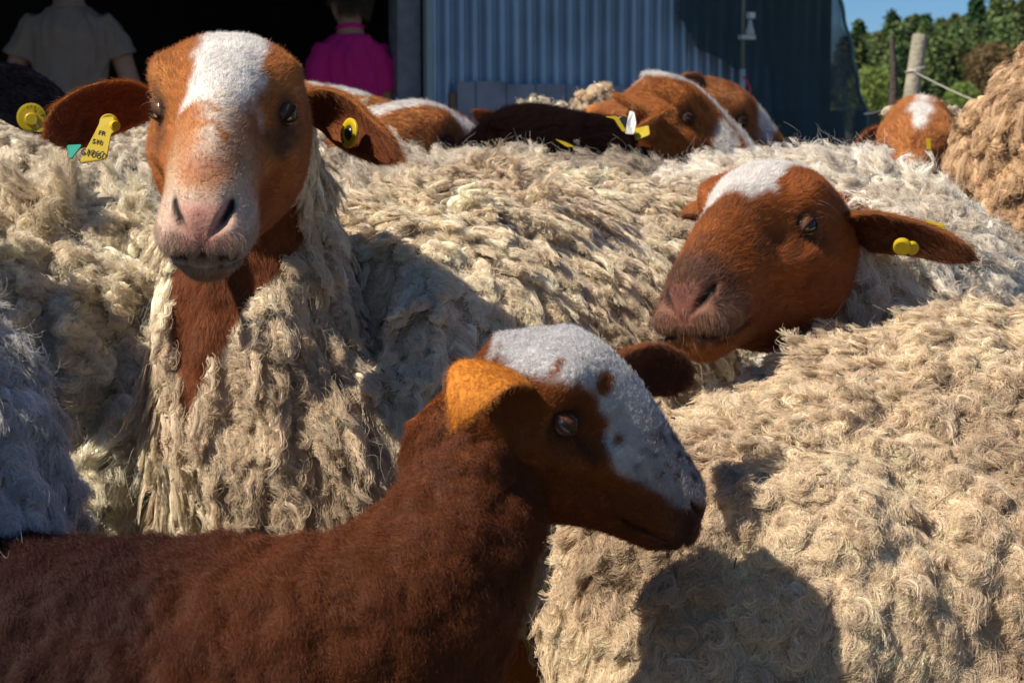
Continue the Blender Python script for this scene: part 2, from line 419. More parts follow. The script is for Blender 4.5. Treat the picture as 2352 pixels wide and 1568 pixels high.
def net_sheet(poly_l, poly_r, zs, off, nx=60, thick=.0025, hem=True):
    V = []
    for i, z in enumerate(zs):
        a, b_ = poly_l[i], poly_r[i]; t = a + (b_ - a) * np.linspace(0, 1, nx)
        w = .03 * np.sin(t * 11 + z * 1.3) + .016 * np.sin(t * 29 + z * 3) + .02 * np.sin(z * 5 + t * 2)
        o_ = off + w
        V.append(np.stack([W0[0] + WD[0] * t + WN[0] * o_, W0[1] + WD[1] * t + WN[1] * o_, np.full(nx, z)], -1))
    V = np.array(V); m = len(zs)
    front = V.reshape(-1, 3); back = (V - WN * thick).reshape(-1, 3)
    F1 = ringfaces(m, nx, closed=False)
    return np.concatenate([front, back]), np.concatenate([F1, F1[:, ::-1] + len(front)])
pys = np.array([-260, -120, 0, 50, 110, 190, 255, 300, 420]); pr = np.array([1830, 1872, 1908, 1926, 1950, 1968, 1988, 1994, 2004])
pl = np.array([1480, 1530, 1565, 1558, 1585, 1688, 1690, 1690, 1690])
fy = np.linspace(-260, 420, 70); frx = np.interp(fy, pys, pr) + 2.5 * np.sin(fy * .08); flx = np.interp(fy, [-260, -60, 0, 45, 90, 130, 135, 165, 168, 420], [1700, 1600, 1572, 1560, 1584, 1606, 1640, 1668, 1690, 1690]) + 2 * np.sin(fy * .21)
zs_ = np.array([zpx(x_, y_) for x_, y_ in zip(frx * .5 + flx * .5, fy)])
OFFN = .12
nv, nf = net_sheet([wall_at(x_, OFFN) for x_ in flx], [wall_at(x_, OFFN) for x_ in frx], zs_, OFFN)
net = prop(mesh_obj('shade_net', nv, nf, M_NET), 'dark green shade net with ragged left edge draped over the corrugated wall', 'shade net')
hem = MB(); hem.tube([wp(wall_at(x_, OFFN) + .004, z, OFFN + .03 * math.sin(wall_at(x_, OFFN) * 11 + z * 1.3) + .02 * math.sin(z * 5 + wall_at(x_, OFFN) * 2)) for x_, z in zip(frx, zs_)], .011, 6)
hem.build('hem', plain('teal_net_hem', (.10, .22, .24), .6), net, smooth=True)
# low dark boards behind the net foot
lb = empty('board_fence', wp(wall_at(1700), 0, .2), label='low dark board fence showing through the foot of the shade net', cat='fence')
for i, (a_, b__) in enumerate([(1700, 1762), (1764, 1826), (1828, 1880), (1882, 1931), (1957, 2008)]):
    wbox(MB(), wall_at(a_, .06), wall_at(b__, .06), .02, zpx(a_, 256), .06, .02).build('plank', plain('dark_plank', (.10, .09, .08), .9, noise=.3, nscale=6), lb)
# ---------------- water pipe with fittings and hose
M_PVC = plain('white_plastic_pipe', (.62, .62, .55), .45, noise=.1)
pz = lambda y_: zpx(1700, y_)
pt = wall_at(1698, .2); pipe = empty('water_pipe', wp(pt, 0, .2), label='upright white plastic pipe with a capped fitting in front of the net', cat='pipe')
MB().tube([wp(pt, 0, .2), wp(pt, pz(165), .2)], .016, 10).build('lower_pipe', M_PVC, pipe, smooth=True)
MB().tube([wp(pt, pz(165), .2), wp(pt, pz(-200), .2)], .010, 10).build('riser', plain('grey_green_pipe', (.22, .24, .20), .6), pipe, smooth=True)
pt2 = wall_at(1714, .22)
MB().tube([wp(pt2, pz(90), .22), wp(pt2, pz(84), .22), wp(pt2, pz(70), .22), wp(pt2, pz(56), .22)], [.022, .024, .014, .009], 12).build('nozzle', M_PVC, pipe, smooth=True)
MB().box(wp(pt2 + .004, pz(47), .22), (.034, .03, .030), R3).build('cap', plain('white_cap', (.8, .78, .74), .4), pipe)
MB().box(wp((pt + pt2) / 2, pz(95), .215), (.085, .035, .022), R3).build('bracket', M_PVC, pipe)
def hose(name, pxs, col, label, dd=9.9, r=.006):
    pts = np.array([P(a, b_, dd) for a, b_ in pxs]); t = np.linspace(0, 1, len(pts)); pts = smooth_interp(np.linspace(0, 1, 40), t, pts)
    m = MB().tube(pts, r, 8); return prop(m.build(name, plain(name + '_' + 'plastic', col, .35, .5), smooth=True), label, 'hose')
hose('hose', [(1708, 176), (1716, 188), (1722, 205), (1718, 222), (1708, 233), (1697, 237)], (.75, .03, .08), 'short red hose curling beside the foot of the white pipe')
hose('hose', [(1696, 240), (1712, 234), (1730, 236), (1746, 250), (1756, 270), (1758, 300)], (.70, .55, .55), 'pale looping hose hanging from the foot of the white pipe')

# ---------------- fence posts and string on the right
lg = MB(); a_ = P(2092, 230, 8.0); b_ = P(2114, 80, 8.0); dr = nrm(b_ - a_); base_ = a_ - dr * (a_[2] / dr[2])
lg.tube([base_, base_ + (b_ - base_) * .5, b_ - dr * .012, b_ - dr * .002], [.036, .034, .0315, .029], 20)
post = empty('fence_post', base_, label='thick leaning round wooden post with string tied round it', cat='post')
lg.build('post_log', M_WOODP, post, smooth=False)
rg_ = MB()
for k, yy in enumerate((160, 164, 169)):
    c = P(2103 - k, yy, 8.0); aa = np.linspace(0, 6.283, 25); rg_.tube([c + np.array([math.cos(q) * .037, math.sin(q) * .037, math.cos(q + k) * .010]) for q in aa], .003, 6, cap=False)
rg_.build('string_binding', plain('pale_string', (.55, .52, .42), .8), post, smooth=True)
a_ = P(2052, 240, 7.2); b_ = P(2049, 77, 7.2); dr = nrm(b_ - a_); base_ = a_ - dr * (a_[2] / dr[2])
th_ = MB(); th_.tube([base_, a_, (a_ + b_) / 2 + [.004, 0, 0], b_ - [0, 0, .02], b_], [.022, .018, .013, .009, .004], 9)
prop(th_.build('fence_post', plain('dark_split_wood', (.07, .055, .045), .9, bump=.5), smooth=True), 'thin dark splintered post left of the thick leaning one', 'post')
a_, b_ = P(2100, 165, 7.96), P(2560, 330, 6.5); tt = np.linspace(0, 1, 30)[:, None]
st = a_ + (b_ - a_) * tt - np.array([0, 0, 1]) * .03 * (tt * (1 - tt) * 4); st = st + np.array([0, 0, .002]) * np.sin(tt * 90)
prop(MB().tube(st, .0021, 6).build('string', MATS['pale_string'], smooth=True), 'taut string running from the leaning post down to the right', 'string')
a_, b_ = P(1985, 262, 8.6), P(2090, 215, 8.03); st = a_ + (b_ - a_) * tt - np.array([0, 0, 1]) * .02 * (tt * (1 - tt) * 4)
prop(MB().tube(st, .003, 6).build('wire', M_STEEL, smooth=True), 'thin dark wire from the shed corner to the leaning post', 'wire')

# ---------------- two people in the shade of the bay
def remesh(parts, voxel):
    """parts: list of (verts, faces) closed shapes, fused into one continuous surface"""
    m = MB()
    for v, f in parts: m.add(v, f)
    o = m.build('tmp', None); md = o.modifiers.new('r', 'REMESH'); md.mode = 'VOXEL'; md.voxel_size = voxel
    sm = o.modifiers.new('s', 'SMOOTH'); sm.iterations = 4; sm.factor = .5
    dg = bpy.context.evaluated_depsgraph_get(); me = bpy.data.meshes.new_from_object(o.evaluated_get(dg)); bpy.data.objects.remove(o)
    v = np.empty(len(me.vertices) * 3); me.vertices.foreach_get('co', v); f = [tuple(p.vertices) for p in me.polygons]
    bpy.data.meshes.remove(me); return v.reshape(-1, 3), f
def eloft(rows, n=24):
    """rows of (x, y, z, rx, ry): vertical loft"""
    rows = np.array(rows, float); t = np.linspace(0, 1, len(rows)); q = smooth_interp(np.linspace(0, 1, len(rows) * 5), t, rows)
    a = np.arange(n) * 2 * np.pi / n
    v = np.stack([q[:, 0, None] + q[:, 3, None] * np.cos(a), q[:, 1, None] + q[:, 4, None] * np.sin(a), q[:, 2, None] + 0 * a[None]], -1).reshape(-1, 3)
    f = [tuple(x) for x in ringfaces(len(q), n)] + [tuple(range(n))[::-1], tuple(range(len(v) - n, len(v)))]
    return v, f
M_FLESH = plain('skin_tone', (.42, .22, .15), .55, noise=.08)
def person(px, d, H, facing, shirt, trouser, haircol, label, sh_w, female=False, arms=(.10, .10), headturn=0.0, sleeve=.5, fwd_arm=0.0):
    c = P(px, 315, d); x0, y0 = c[0], c[1]; k = H / 1.75
    root = empty('person', (x0, y0, 0), label=label, cat='person', group=None)
    ca, sa = math.cos(facing), math.sin(facing)
    def W(v): v = np.asarray(v, float); return np.stack([x0 + v[:, 0] * ca - v[:, 1] * sa, y0 + v[:, 0] * sa + v[:, 1] * ca, v[:, 2]], -1)
    def tb(pts, r, n=14): 
        v, f = tube(np.array(pts) * k, np.array(r) * k, n); return W(v), f
    def el(rows): 
        r = np.array(rows, float) * k; v, f = eloft(r); return W(v), f
    hw = sh_w / k
    # local: x right, y forward
    def head():
        v, f = eloft(np.array([[0, .0, 1.50, .052, .06], [0, .012, 1.535, .058, .075], [0, .018, 1.58, .068, .088], [0, .012, 1.64, .076, .096], [0, .004, 1.70, .072, .09], [0, 0, 1.738, .05, .062], [0, 0, 1.752, .012, .016]]) * k)
        h = headturn; vv = v.copy(); vv[:, 0] = v[:, 0] * math.cos(h) - v[:, 1] * math.sin(h); vv[:, 1] = v[:, 0] * math.sin(h) + v[:, 1] * math.cos(h); return W(vv), f
    def hd(v):
        h = headturn; v = np.asarray(v, float); return np.array([v[0] * math.cos(h) - v[1] * math.sin(h), v[0] * math.sin(h) + v[1] * math.cos(h), v[2]])
    torso = [[0, 0, .80, .155, .11], [0, 0, .92, .16, .115], [0, 0, 1.05, .14 if female else .152, .10], [0, .0, 1.20, .155, .11], [0, 0, 1.32, hw * .84, .115], [0, -.005, 1.395, hw * .70, .095], [0, -.008, 1.45, hw * .40, .07], [0, -.004, 1.49, .06, .058]]
    def arm(s, grow=0, upto=1.0):
        ab = arms[0 if s < 0 else 1]
        P0 = np.array([s * (hw - .075), -.005, 1.385]); P1 = np.array([s * (hw - .02 + ab * .35), -.01, 1.25]); P2 = np.array([s * (hw + ab * .6), -.02 + fwd_arm * .2, 1.10]); P3 = np.array([s * (hw + ab * .5), .06 + fwd_arm, .97]); P4 = np.array([s * (hw + ab * .3), .12 + fwd_arm * 1.6, .87])
        pts = [P0, P1, P2, P3, P4]; rr = [.055, .050, .042, .036, .026]
        if upto < 1: pts = [P0, P1, P1 + (P2 - P1) * sleeve]; rr = [.06, .060, .068]
        return tb(pts, np.array(rr) + grow)
    def hand(s):
        ab = arms[0 if s < 0 else 1]; w = np.array([s * (hw + ab * .3), .12 + fwd_arm * 1.6, .87]); out = [tb([w + [0, -.01, .02], w + [0, .02, -.03], w + [0, .03, -.07]], [.026, .034, .030])]
        for j in range(4):
            b = w + np.array([(j - 1.5) * .017, .03, -.07]); L_ = (.068, .078, .074, .056)[j]
            out.append(tb([b, b + [0, .006, -L_ * .5], b + [0, -.006, -L_]], [.009, .0085, .006], 8))
        out.append(tb([w + [-s * .028, .02, -.01], w + [-s * .044, .04, -.04], w + [-s * .042, .045, -.075]], [.011, .010, .007], 8))
        return out
    legs = [tb([[s * .09, 0, .88], [s * .10, .01, .48], [s * .10, -.01, .10], [s * .10, 0, .05]], [.082, .055, .040, .04]) for s in (-1, 1)]
    feet = [tb([[s * .10, -.05, .04], [s * .105, .06, .04], [s * .11, .17, .03]], [.038, .042, .028]) for s in (-1, 1)]
    nose = tb([hd([0, .095, 1.625]), hd([0, .118, 1.600]), hd([0, .098, 1.592])], [.008, .014, .008], 8)
    ears_ = [tb([hd([s * .074, .0, 1.60]), hd([s * .084, -.004, 1.62]), hd([s * .078, -.006, 1.645])], [.008, .015, .008], 8) for s in (-1, 1)]
    parts = [head(), nose, *ears_, tb([[0, -.005, 1.42], [0, -.002, 1.50], [0, .006, 1.56]], [.058, .052, .056]), el(torso), arm(-1), arm(1), *hand(-1), *hand(1), *legs, *feet]
    v, f = remesh(parts, .010 * k); mesh_obj('body', v, f, M_FLESH, root)
    t2 = [[r[0], r[1], r[2], r[3] + .018, r[4] + .018] for r in torso[:-1]]; t2[0][2] = .86; t2[0][3] += .012; t2[0][4] += .012
    v, f = remesh([el(t2), arm(-1, .012, .5), arm(1, .012, .5)], .011 * k)
    fold = (fbm(v, 9, 61) - .5) * .03 + (np.abs(fbm(v * [1, 1, .30], 20, 62, 2) - .5) - .1) * .07; cxy = v * [1, 1, 0] - [x0, y0, 0]; v = v + nrm(cxy) * fold[:, None]
    mesh_obj('shirt', v, f, shirt, root)
    mesh_obj('collar', *tube(np.array([[*(W(np.array([[math.cos(a) * .056, math.sin(a) * .056 - .002, 1.478 - .010 * math.sin(a)]]) * k)[0])] for a in np.linspace(0, 6.28, 25)]), .014, 8, False), shirt, root)
    v, f = remesh([el([[0, 0, .78, .150, .115], [0, 0, .86, .162, .125], [0, 0, .95, .160, .12]]), *[tb([[s * .085, 0, .86], [s * .10, .01, .48], [s * .10, -.01, .10], [s * .10, 0, .07]], [.10, .072, .060, .062]) for s in (-1, 1)]], .014 * k)
    mesh_obj('trousers', v, f, trouser, root)
    # hair: a cap with short strands
    n = 5000; gg = np.random.default_rng(int(px)); a = gg.random(n) * 6.283; zz = 1.56 + gg.random(n)**.8 * .19
    rx = np.interp(zz, [1.5, 1.58, 1.64, 1.70, 1.738, 1.752], [.060, .070, .078, .074, .052, .012]); ry = np.interp(zz, [1.5, 1.58, 1.64, 1.70, 1.738, 1.752], [.07, .088, .098, .092, .064, .016])
    ok = ~((np.sin(a) > .45) & (zz < 1.68)) & ~((np.sin(a) > -.1) & (zz < 1.62)); a, zz, rx, ry = a[ok], zz[ok], rx[ok], ry[ok]
    p = np.array([hd([u, w, q]) for u, w, q in zip(np.cos(a) * rx, np.sin(a) * ry + .008, zz)]); nn = nrm(p - np.array([0, 0, 1.62])); nn[:, 2] -= .5
    dd_ = nrm(nn + gg.normal(0, .25, nn.shape)); K = 5; t = np.linspace(0, 1, K)
    pts = p[:, None] * k + dd_[:, None] * (.04 * t)[None, :, None] + np.array([0, 0, -1]) * (.018 * t**2)[None, :, None]
    curves_obj('hair', W(pts.reshape(-1, 3)).reshape(-1, K, 3), np.broadcast_to(.0016 * (1 - .6 * t), (len(p), K)), np.array(haircol) * (.6 + .8 * gg.random((len(p), 1))), M_WOOL_EARLY, root)
    return root
M_WOOL_EARLY = M_WOOL
M_GREY = plain('grey_brown_cotton', (.27, .195, .145), .9, noise=.06, nscale=30, bump=.1)
M_PINKT = plain('magenta_cotton', (.62, .015, .17), .85, noise=.05, nscale=30, bump=.1)
M_JEAN = plain('dark_trousers', (.05, .055, .08), .9, noise=.1)
person(165, 9.2, 1.83, math.radians(180), M_GREY, M_JEAN, (.06, .05, .04), 'person in a loose grey-brown short-sleeved shirt standing in the dark bay', .205, arms=(.12, .12), sleeve=.12)
person(806, 9.55, 1.70, math.radians(18), M_PINKT, M_JEAN, (.13, .10, .06), 'person in a magenta top with short brown hair, seen from behind', .175, female=True, arms=(.0, .0), headturn=math.radians(35), fwd_arm=.12)

# ============================================================ the sheep's head (local: x right, y towards the nose, z up; metres)
#            y     ztop   zbot   width  n    taper-top taper-bottom
EWE = np.array([
    [-.030, .050, -.050, .052, 2.0, .0, .0],
    [.000, .070, -.066, .062, 2.1, .0, .05],
    [.030, .086, -.080, .067, 2.2, .0, .15],
    [.060, .095, -.086, .068, 2.3, .0, .25],
    [.090, .096, -.086, .066, 2.3, .05, .32],
    [.120, .089, -.079, .059, 2.3, .15, .30],
    [.150, .079, -.070, .051, 2.3, .24, .22],
    [.180, .069, -.062, .045, 2.3, .30, .12],
    [.210, .057, -.060, .041, 2.3, .32, .04],
    [.235, .044, -.062, .0375, 2.3, .34, .02],
    [.255, .031, -.061, .0355, 2.3, .34, .04],
    [.268, .021, -.057, .0325, 2.3, .32, .07],
    [.277, .010, -.051, .032, 2.2, .28, .05],
    [.282, .000, -.044, .022, 2.1, .15, .05],
    [.284, -.012, -.032, .010, 2.0, .0, .0]])
NA = 96
def head_rings(ns=110, y0=-.03):
    y = np.concatenate([np.linspace(y0, .19, int(ns * .5), endpoint=False), np.linspace(.19, .284, ns - int(ns * .5))])
    q = smooth_interp(y, EWE[:, 0], EWE[:, 1:])
    return y, q
def gau(d2, r): return np.exp(-d2 / (2 * r * r))
def head_local(na=NA, ns=110, y0=-.03):
    y, q = head_rings(ns, y0)
    a = np.arange(na) * 2 * np.pi / na
    ca, sa = np.cos(a)[None], np.sin(a)[None]
    zt, zb, w, n, tt, tb = [q[:, i][:, None] for i in range(6)]
    zc = (zt + zb) / 2; hh = (zt - zb) / 2
    e = 2 / n
    zn = np.sign(ca) * np.abs(ca)**e; xn = np.sign(sa) * np.abs(sa)**e
    x = w * xn * (1 - tt * np.clip(zn, 0, 1) - tb * np.clip(-zn, 0, 1)); z = zc + hh * zn
    yy = np.broadcast_to(y[:, None], x.shape)
    V = np.stack([x, yy, z], -1).copy()
    return V
def carve_head(V, polldrop=0.0):
    """eye sockets, brow, cheek bone, nostrils, mouth; also returns masks for colour"""
    V = V.copy(); V[..., 2] -= polldrop * sstep(.125, .02, V[..., 1]) * np.clip(V[..., 2], 0, 1)
    x, y, z = V[..., 0], V[..., 1], V[..., 2]; ax = np.abs(x); sg = np.sign(x)
    out = nrm(np.stack([x * 1.3, np.where(y > .2, (y - .2) * 1.2, 0), z + .0], -1))
    def push(m, amt, d=None):
        dd = out if d is None else d
        return dd * (m * amt)[..., None]
    D = np.zeros_like(V)
    ex = np.stack([ax, y, z], -1)
    def dist2(c, s=(1, 1, 1)): return (((ex - np.array(c)) * np.array(s))**2).sum(-1)
    D += push(gau(dist2((.052, .094, .066)), .014), .014)          # brow ridge
    D += push(gau(dist2((.050, .060, .060)), .02), .004)
    D += push(gau(dist2((.062, .108, .038)), .013), -.007)         # socket
    D += push(gau(dist2((.052, .134, .010), (1, .5, 1.5)), .010), .009)   # cheek bone
    D += push(gau(dist2((.048, .148, .042), (1, .7, 1)), .012), -.012); D += push(gau(dist2((.060, .066, .030), (1, .9, 1)), .014), -.006)  # tear pit
    D += push(gau(dist2((.042, .172, -.016), (1, .7, 1)), .02), -.011)
    D += push(gau(dist2((.060, .066, -.042), (1, .7, .8)), .024), .007); D += push(gau(dist2((.040, .130, -.070), (1, .6, 1)), .012), -.004)   # jaw muscle
    D += push(gau(dist2((.0, .14, .085), (.6, .5, 1)), .02), .002)
    # muzzle
    D += push(gau(dist2((.036, .252, -.018), (1, .9, 1)), .015), .0045)    # upper lip pads
    D += push(gau(dist2((.030, .255, .022), (1, .8, 1)), .009), .004)     # nostril wings
    # nostril slit: segment
    def seg2(a, b):
        a = np.array(a); b = np.array(b); ab = b - a
        t = np.clip(((ex - a) @ ab) / (ab @ ab), 0, 1)
        return ((ex - (a + t[..., None] * ab))**2).sum(-1), t
    d2, t = seg2((.015, .281, -.005), (.029, .260, .016))
    nos = gau(d2, .0028 + .0012 * t)
    D += push(nos, -.010, nrm(np.stack([x * .2, np.ones_like(x), z * 0], -1)))
    # mouth
    zm = -.034 - .10 * np.clip(.262 - y, 0, 1)**1.0 * .25 + .06 * np.clip(.225 - y, 0, 1)
    front = sstep(.196, .215, y)
    mouth = gau((z - zm)**2, .0030) * front
    inward = nrm(np.stack([-x, -np.clip(y - .22, 0, 1), 0 * z], -1))
    D += inward * (mouth * .0095)[..., None]
    lowj = sstep(-.036, -.046, z) * sstep(.19, .27, y)
    D += np.stack([-x * .13, -0.010 * np.ones_like(x) * sstep(.24, .28, y), 0 * z], -1) * lowj[..., None]
    phil = gau(x**2, .0016) * sstep(.262, .28, y) * sstep(-.034, -.028, z) * sstep(-.012, -.018, z)
    D += np.stack([0 * x, -np.ones_like(x), 0 * x], -1) * (phil * .0022)[..., None]
    V = V + D
    V += nrm(out) * ((fbm(V * 1.0, 45, 3) - .5) * .0022)[..., None]
    nosepad = gau((ax * 1.0)**2, .016) * sstep(.262, .274, y) * sstep(-.028, -.018, z) * sstep(.016, .006, z)
    return V, dict(nos=nos, mouth=mouth, phil=phil, nosepad=nosepad)

def Rot(yaw, pitch, roll):
    cy, sy = math.cos(yaw), math.sin(yaw); Rz = np.array([[cy, -sy, 0], [sy, cy, 0], [0, 0, 1]])
    cp, sp = math.cos(-pitch), math.sin(-pitch); Rx = np.array([[1, 0, 0], [0, cp, -sp], [0, sp, cp]])
    cr, sr = math.cos(roll), math.sin(roll); Ry = np.array([[cr, 0, sr], [0, 1, 0], [-sr, 0, cr]])
    return Rz @ Rx @ Ry

def in_poly(u, v, poly, soft=0.0):
    """signed soft mask of a polygon in (u, v)"""
    poly = np.asarray(poly, float); n = len(poly)
    inside = np.zeros(u.shape, bool); dmin = np.full(u.shape, 1e9)
    for i in range(n):
        x1, y1 = poly[i]; x2, y2 = poly[(i + 1) % n]
        c = ((y1 > v) != (y2 > v)) & (u < (x2 - x1) * (v - y1) / (y2 - y1 + 1e-12) + x1)
        inside ^= c
        ex, ey = x2 - x1, y2 - y1
        t = np.clip(((u - x1) * ex + (v - y1) * ey) / (ex * ex + ey * ey + 1e-12), 0, 1)
        dmin = np.minimum(dmin, np.hypot(u - x1 - t * ex, v - y1 - t * ey))
    s = np.where(inside, dmin, -dmin)
    return sstep(-soft, soft, s) if soft > 0 else (s > 0).astype(float)

ORANGE = np.array([.42, .15, .035]); RUST = np.array([.30, .085, .02]); DKBR = np.array([.10, .035, .015])
WHITE = np.array([.80, .76, .70]); PINK = np.array([.42, .20, .15]); CREAM = np.array([.66, .53, .36])

# ============================================================ animal accumulator
class Animal:
    def __init__(s):
        s.V = []; s.F = []; s.C = []; s.W = []; s.FU = []; s.FL = []; s.L = []; s.n = 0
    def add(s, V, F, C, wool=0.0, fur=0.0, flow=(0, 0, -1), local=None):
        V = np.asarray(V, float).reshape(-1, 3); k = len(V)
        bc = lambda a, d: np.broadcast_to(np.asarray(a, float), (k, d) if d else (k,))
        s.V.append(V); s.F.append(np.asarray(F, int) + s.n); s.C.append(bc(C, 3)); s.W.append(bc(wool, 0)); s.FU.append(bc(fur, 0)); s.FL.append(bc(flow, 3))
        s.L.append(bc(np.zeros(3) + 9 if local is None else local, 3)); s.n += k
    def done(s):
        for a in 'V F C W FU FL L'.split(): setattr(s, a, np.concatenate(getattr(s, a)))

def grid_normals(V, closed=True):
    du = np.gradient(V, axis=0)
    dv = np.roll(V, -1, 1) - np.roll(V, 1, 1) if closed else np.gradient(V, axis=1)
    return nrm(np.cross(dv, du))

def build_ear(A, pts, wid, face, cup, colf, thick=.006, fur=1.0, na=22, nl=26, curl=None):
    """pts: centre line (world, base to tip); face: direction the hollow of the ear looks"""
    pts = np.asarray(pts, float); m = len(pts); t = np.linspace(0, 1, m); tt = np.linspace(0, 1, nl)
    c = smooth_interp(tt, t, pts); w = smooth_interp(tt, t, np.asarray(wid, float)); w = np.maximum(w, .001)
    tip = np.sqrt(np.clip((1 - tt) / .14, 0, 1)); w = w * tip + .0008
    T = nrm(np.gradient(c, axis=0)); fc = np.asarray(face, float)
    if fc.ndim == 2: fc = smooth_interp(tt, np.linspace(0, 1, len(fc)), fc)
    else: fc = np.broadcast_to(fc, c.shape)
    N = nrm(fc - T * (fc * T).sum(-1, keepdims=True)); S = np.cross(N, T)
    a = np.arange(na) * 2 * np.pi / na
    s_ = np.cos(a); top = np.sin(a)          # s across, top>0: hollow side
    cupd = cup * (1 - tt * .6)
    V = c[:, None] + S[:, None] * (w[:, None] * s_[None])[..., None] \
        + N[:, None] * ((np.abs(s_)[None]**2 - .5) * (cupd * w / max(wid))[:, None] + thick * top[None] * np.minimum(1, w / .01)[:, None])[..., None]
    col = colf(np.broadcast_to(tt[:, None], V.shape[:2]), np.broadcast_to(s_[None], V.shape[:2]), np.broadcast_to(top[None], V.shape[:2]), V)
    flow = np.broadcast_to(T[:, None], V.shape)
    A.add(V, ringfaces(nl, na), col.reshape(-1, 3), 0, np.broadcast_to(fur * (1 - .5 * (top > .2)), V.shape[:2]).ravel(), flow.reshape(-1, 3))

def lids(A, Rw, org, S, side, coatf, r=.0112, ec=(.0500, .107, .038), dark=(.035, .014, .010), open_=1.0, droop=0.0):
    """eyelids round an eyeball; returns eye centre and basis"""
    o = nrm(np.array([side * .95, .27, .12]))
    fw = nrm(np.array([0, 1, -.28]) - o * (np.array([0, 1, -.28]) @ o)); up = np.cross(fw, o) * side
    up = up if up[2] > 0 else -up
    c = np.array([side * ec[0], ec[1], ec[2]]) * S
    n, m = 40, 9
    a = np.arange(n) * 2 * np.pi / n
    rim_u = np.cos(a) * 1.02; rim_v = np.where(np.sin(a) > 0, np.sin(a) * (.50 * open_ - droop), np.sin(a) * .46 * open_)
    rim_v = rim_v * (1 - .35 * np.clip(np.cos(a), 0, 1)**2)
    V = []; Cc = []; rings = []
    for k in range(m):
        t = k / (m - 1)
        ou, ov = np.cos(a) * 1.75, np.sin(a) * 1.55
        u = rim_u * (1 - t) + ou * t; v = rim_v * (1 - t) + ov * t
        rad = np.hypot(u, v); ang = np.minimum(rad, 2.2) * .92
        d = np.cos(ang)[:, None] * o + np.sin(ang)[:, None] * (u[:, None] * fw + v[:, None] * up) / np.maximum(rad, 1e-6)[:, None]
        lip = math.exp(-((t - .13) / .12)**2)
        R_ = r * (1.03 + .14 * lip + .10 * t * np.clip(np.sin(a), 0, 1) - .30 * t * t)
        rings.append(c + d * (np.broadcast_to(R_, (n,)))[:, None])
        tc = sstep(.16, .45, np.full(n, t))
        Cc.append(mixc(np.broadcast_to(np.array(dark), (n, 3)), coatf(rings[-1] / S), tc))
    V = np.array(rings); C = np.array(Cc)
    F = ringfaces(m, n)
    if side > 0: F = F[:, ::-1]
    A.add((V.reshape(-1, 3) * 1.0) @ Rw.T + org, F, C.reshape(-1, 3), 0, np.repeat(np.where(np.arange(m) > 3, .7, 0.), n), nrm(-fw * 1.0) @ Rw.T, V.reshape(-1, 3) / S)
    return c @ Rw.T + org, o @ Rw.T, fw @ Rw.T, up @ Rw.T, r

def make_eye(parent, c, o, fw, up, r, iris=(.30, .24, .10)):
    n, m = 32, 20
    th = np.linspace(0.001, np.pi, m)[:, None]; ph = (np.arange(n) * 2 * np.pi / n)[None]
    bulge = 1 + .06 * np.exp(-(th / .55)**2)
    D = np.cos(th)[..., None] * o + (np.sin(th) * np.cos(ph))[..., None] * fw + (np.sin(th) * np.sin(ph))[..., None] * up
    V = c + D * (r * bulge * np.ones_like(ph))[..., None]
    u = np.sin(th) * np.cos(ph); v = np.sin(th) * np.sin(ph); rr = np.sin(th) * np.ones_like(ph); front = (np.cos(th) > 0) * np.ones_like(ph)
    iris = np.array(iris)
    col = np.broadcast_to(np.array([.05, .03, .02]), V.shape).copy()
    streak = .75 + .5 * _hash((ph * 60).astype(int) + 0 * th.astype(int), 0, 0, 5)
    mi = sstep(.86, .76, rr) * front
    col = mixc(col, iris * 1.0, mi) * np.where(mi > .5, streak, 1)[..., None]
    mp = sstep(.27, .20, np.abs(v)) * sstep(.66, .54, np.abs(u)) * front
    col = mixc(col, np.array([.004, .004, .006]), mp)
    return mesh_obj('eye', V.reshape(-1, 3), ringfaces(m, n), M_EYE, parent, col=col.reshape(-1, 3))

BUDGET = float(os.environ.get('HAIRS', '1'))
def sample_surface(A, weight, n, margin=.10, back=-.25, rg=None):
    """random points on the animal's mesh where weight>0, towards the camera side and near the frame"""
    F = A.F; V = A.V
    p0, p1, p2, p3 = V[F[:, 0]], V[F[:, 1]], V[F[:, 2]], V[F[:, 3]]
    nrm_ = np.cross(p2 - p0, p3 - p1); area = np.linalg.norm(nrm_, axis=1) / 2
    N = nrm_ / np.maximum(2 * area, 1e-12)[:, None]
    c = (p0 + p1 + p2 + p3) / 4
    w = weight[F].mean(1)
    q = c - CAM; d = q @ FWD; px = 1176 + FPX * q[:, 0] / d; py = 784 - FPX * (q @ UPV) / d
    infr = (px > -2352 * margin) & (px < 2352 * (1 + margin)) & (py > -1568 * margin) & (py < 1568 * (1 + margin)) & (d > .3)
    vd = nrm(CAM - c); facing = (N * vd).sum(1) > back
    pr = area * np.clip(w, 0, None) * infr * facing
    tot = pr.sum()
    if tot <= 0: return None
    rg = rg or rng
    fi = rg.choice(len(F), size=n, p=pr / tot)
    u, v = rg.random(n), rg.random(n)
    def bl(X):
        X = X[F[fi]]
        return (X[:, 0] * ((1 - u) * (1 - v))[:, None] + X[:, 1] * (u * (1 - v))[:, None] + X[:, 2] * (u * v)[:, None] + X[:, 3] * ((1 - u) * v)[:, None])
    vn = A.VN
    return dict(p=bl(V), n=nrm(bl(vn)), c=bl(A.C), fl=nrm(bl(A.FL)), L=bl(A.L), area=tot, tz=None)
def vert_normals(A):
    F = A.F; V = A.V
    fn = np.cross(V[F[:, 2]] - V[F[:, 0]], V[F[:, 3]] - V[F[:, 1]])
    vn = np.zeros_like(V)
    for k in range(4): np.add.at(vn, F[:, k], fn)
    A.VN = nrm(vn)

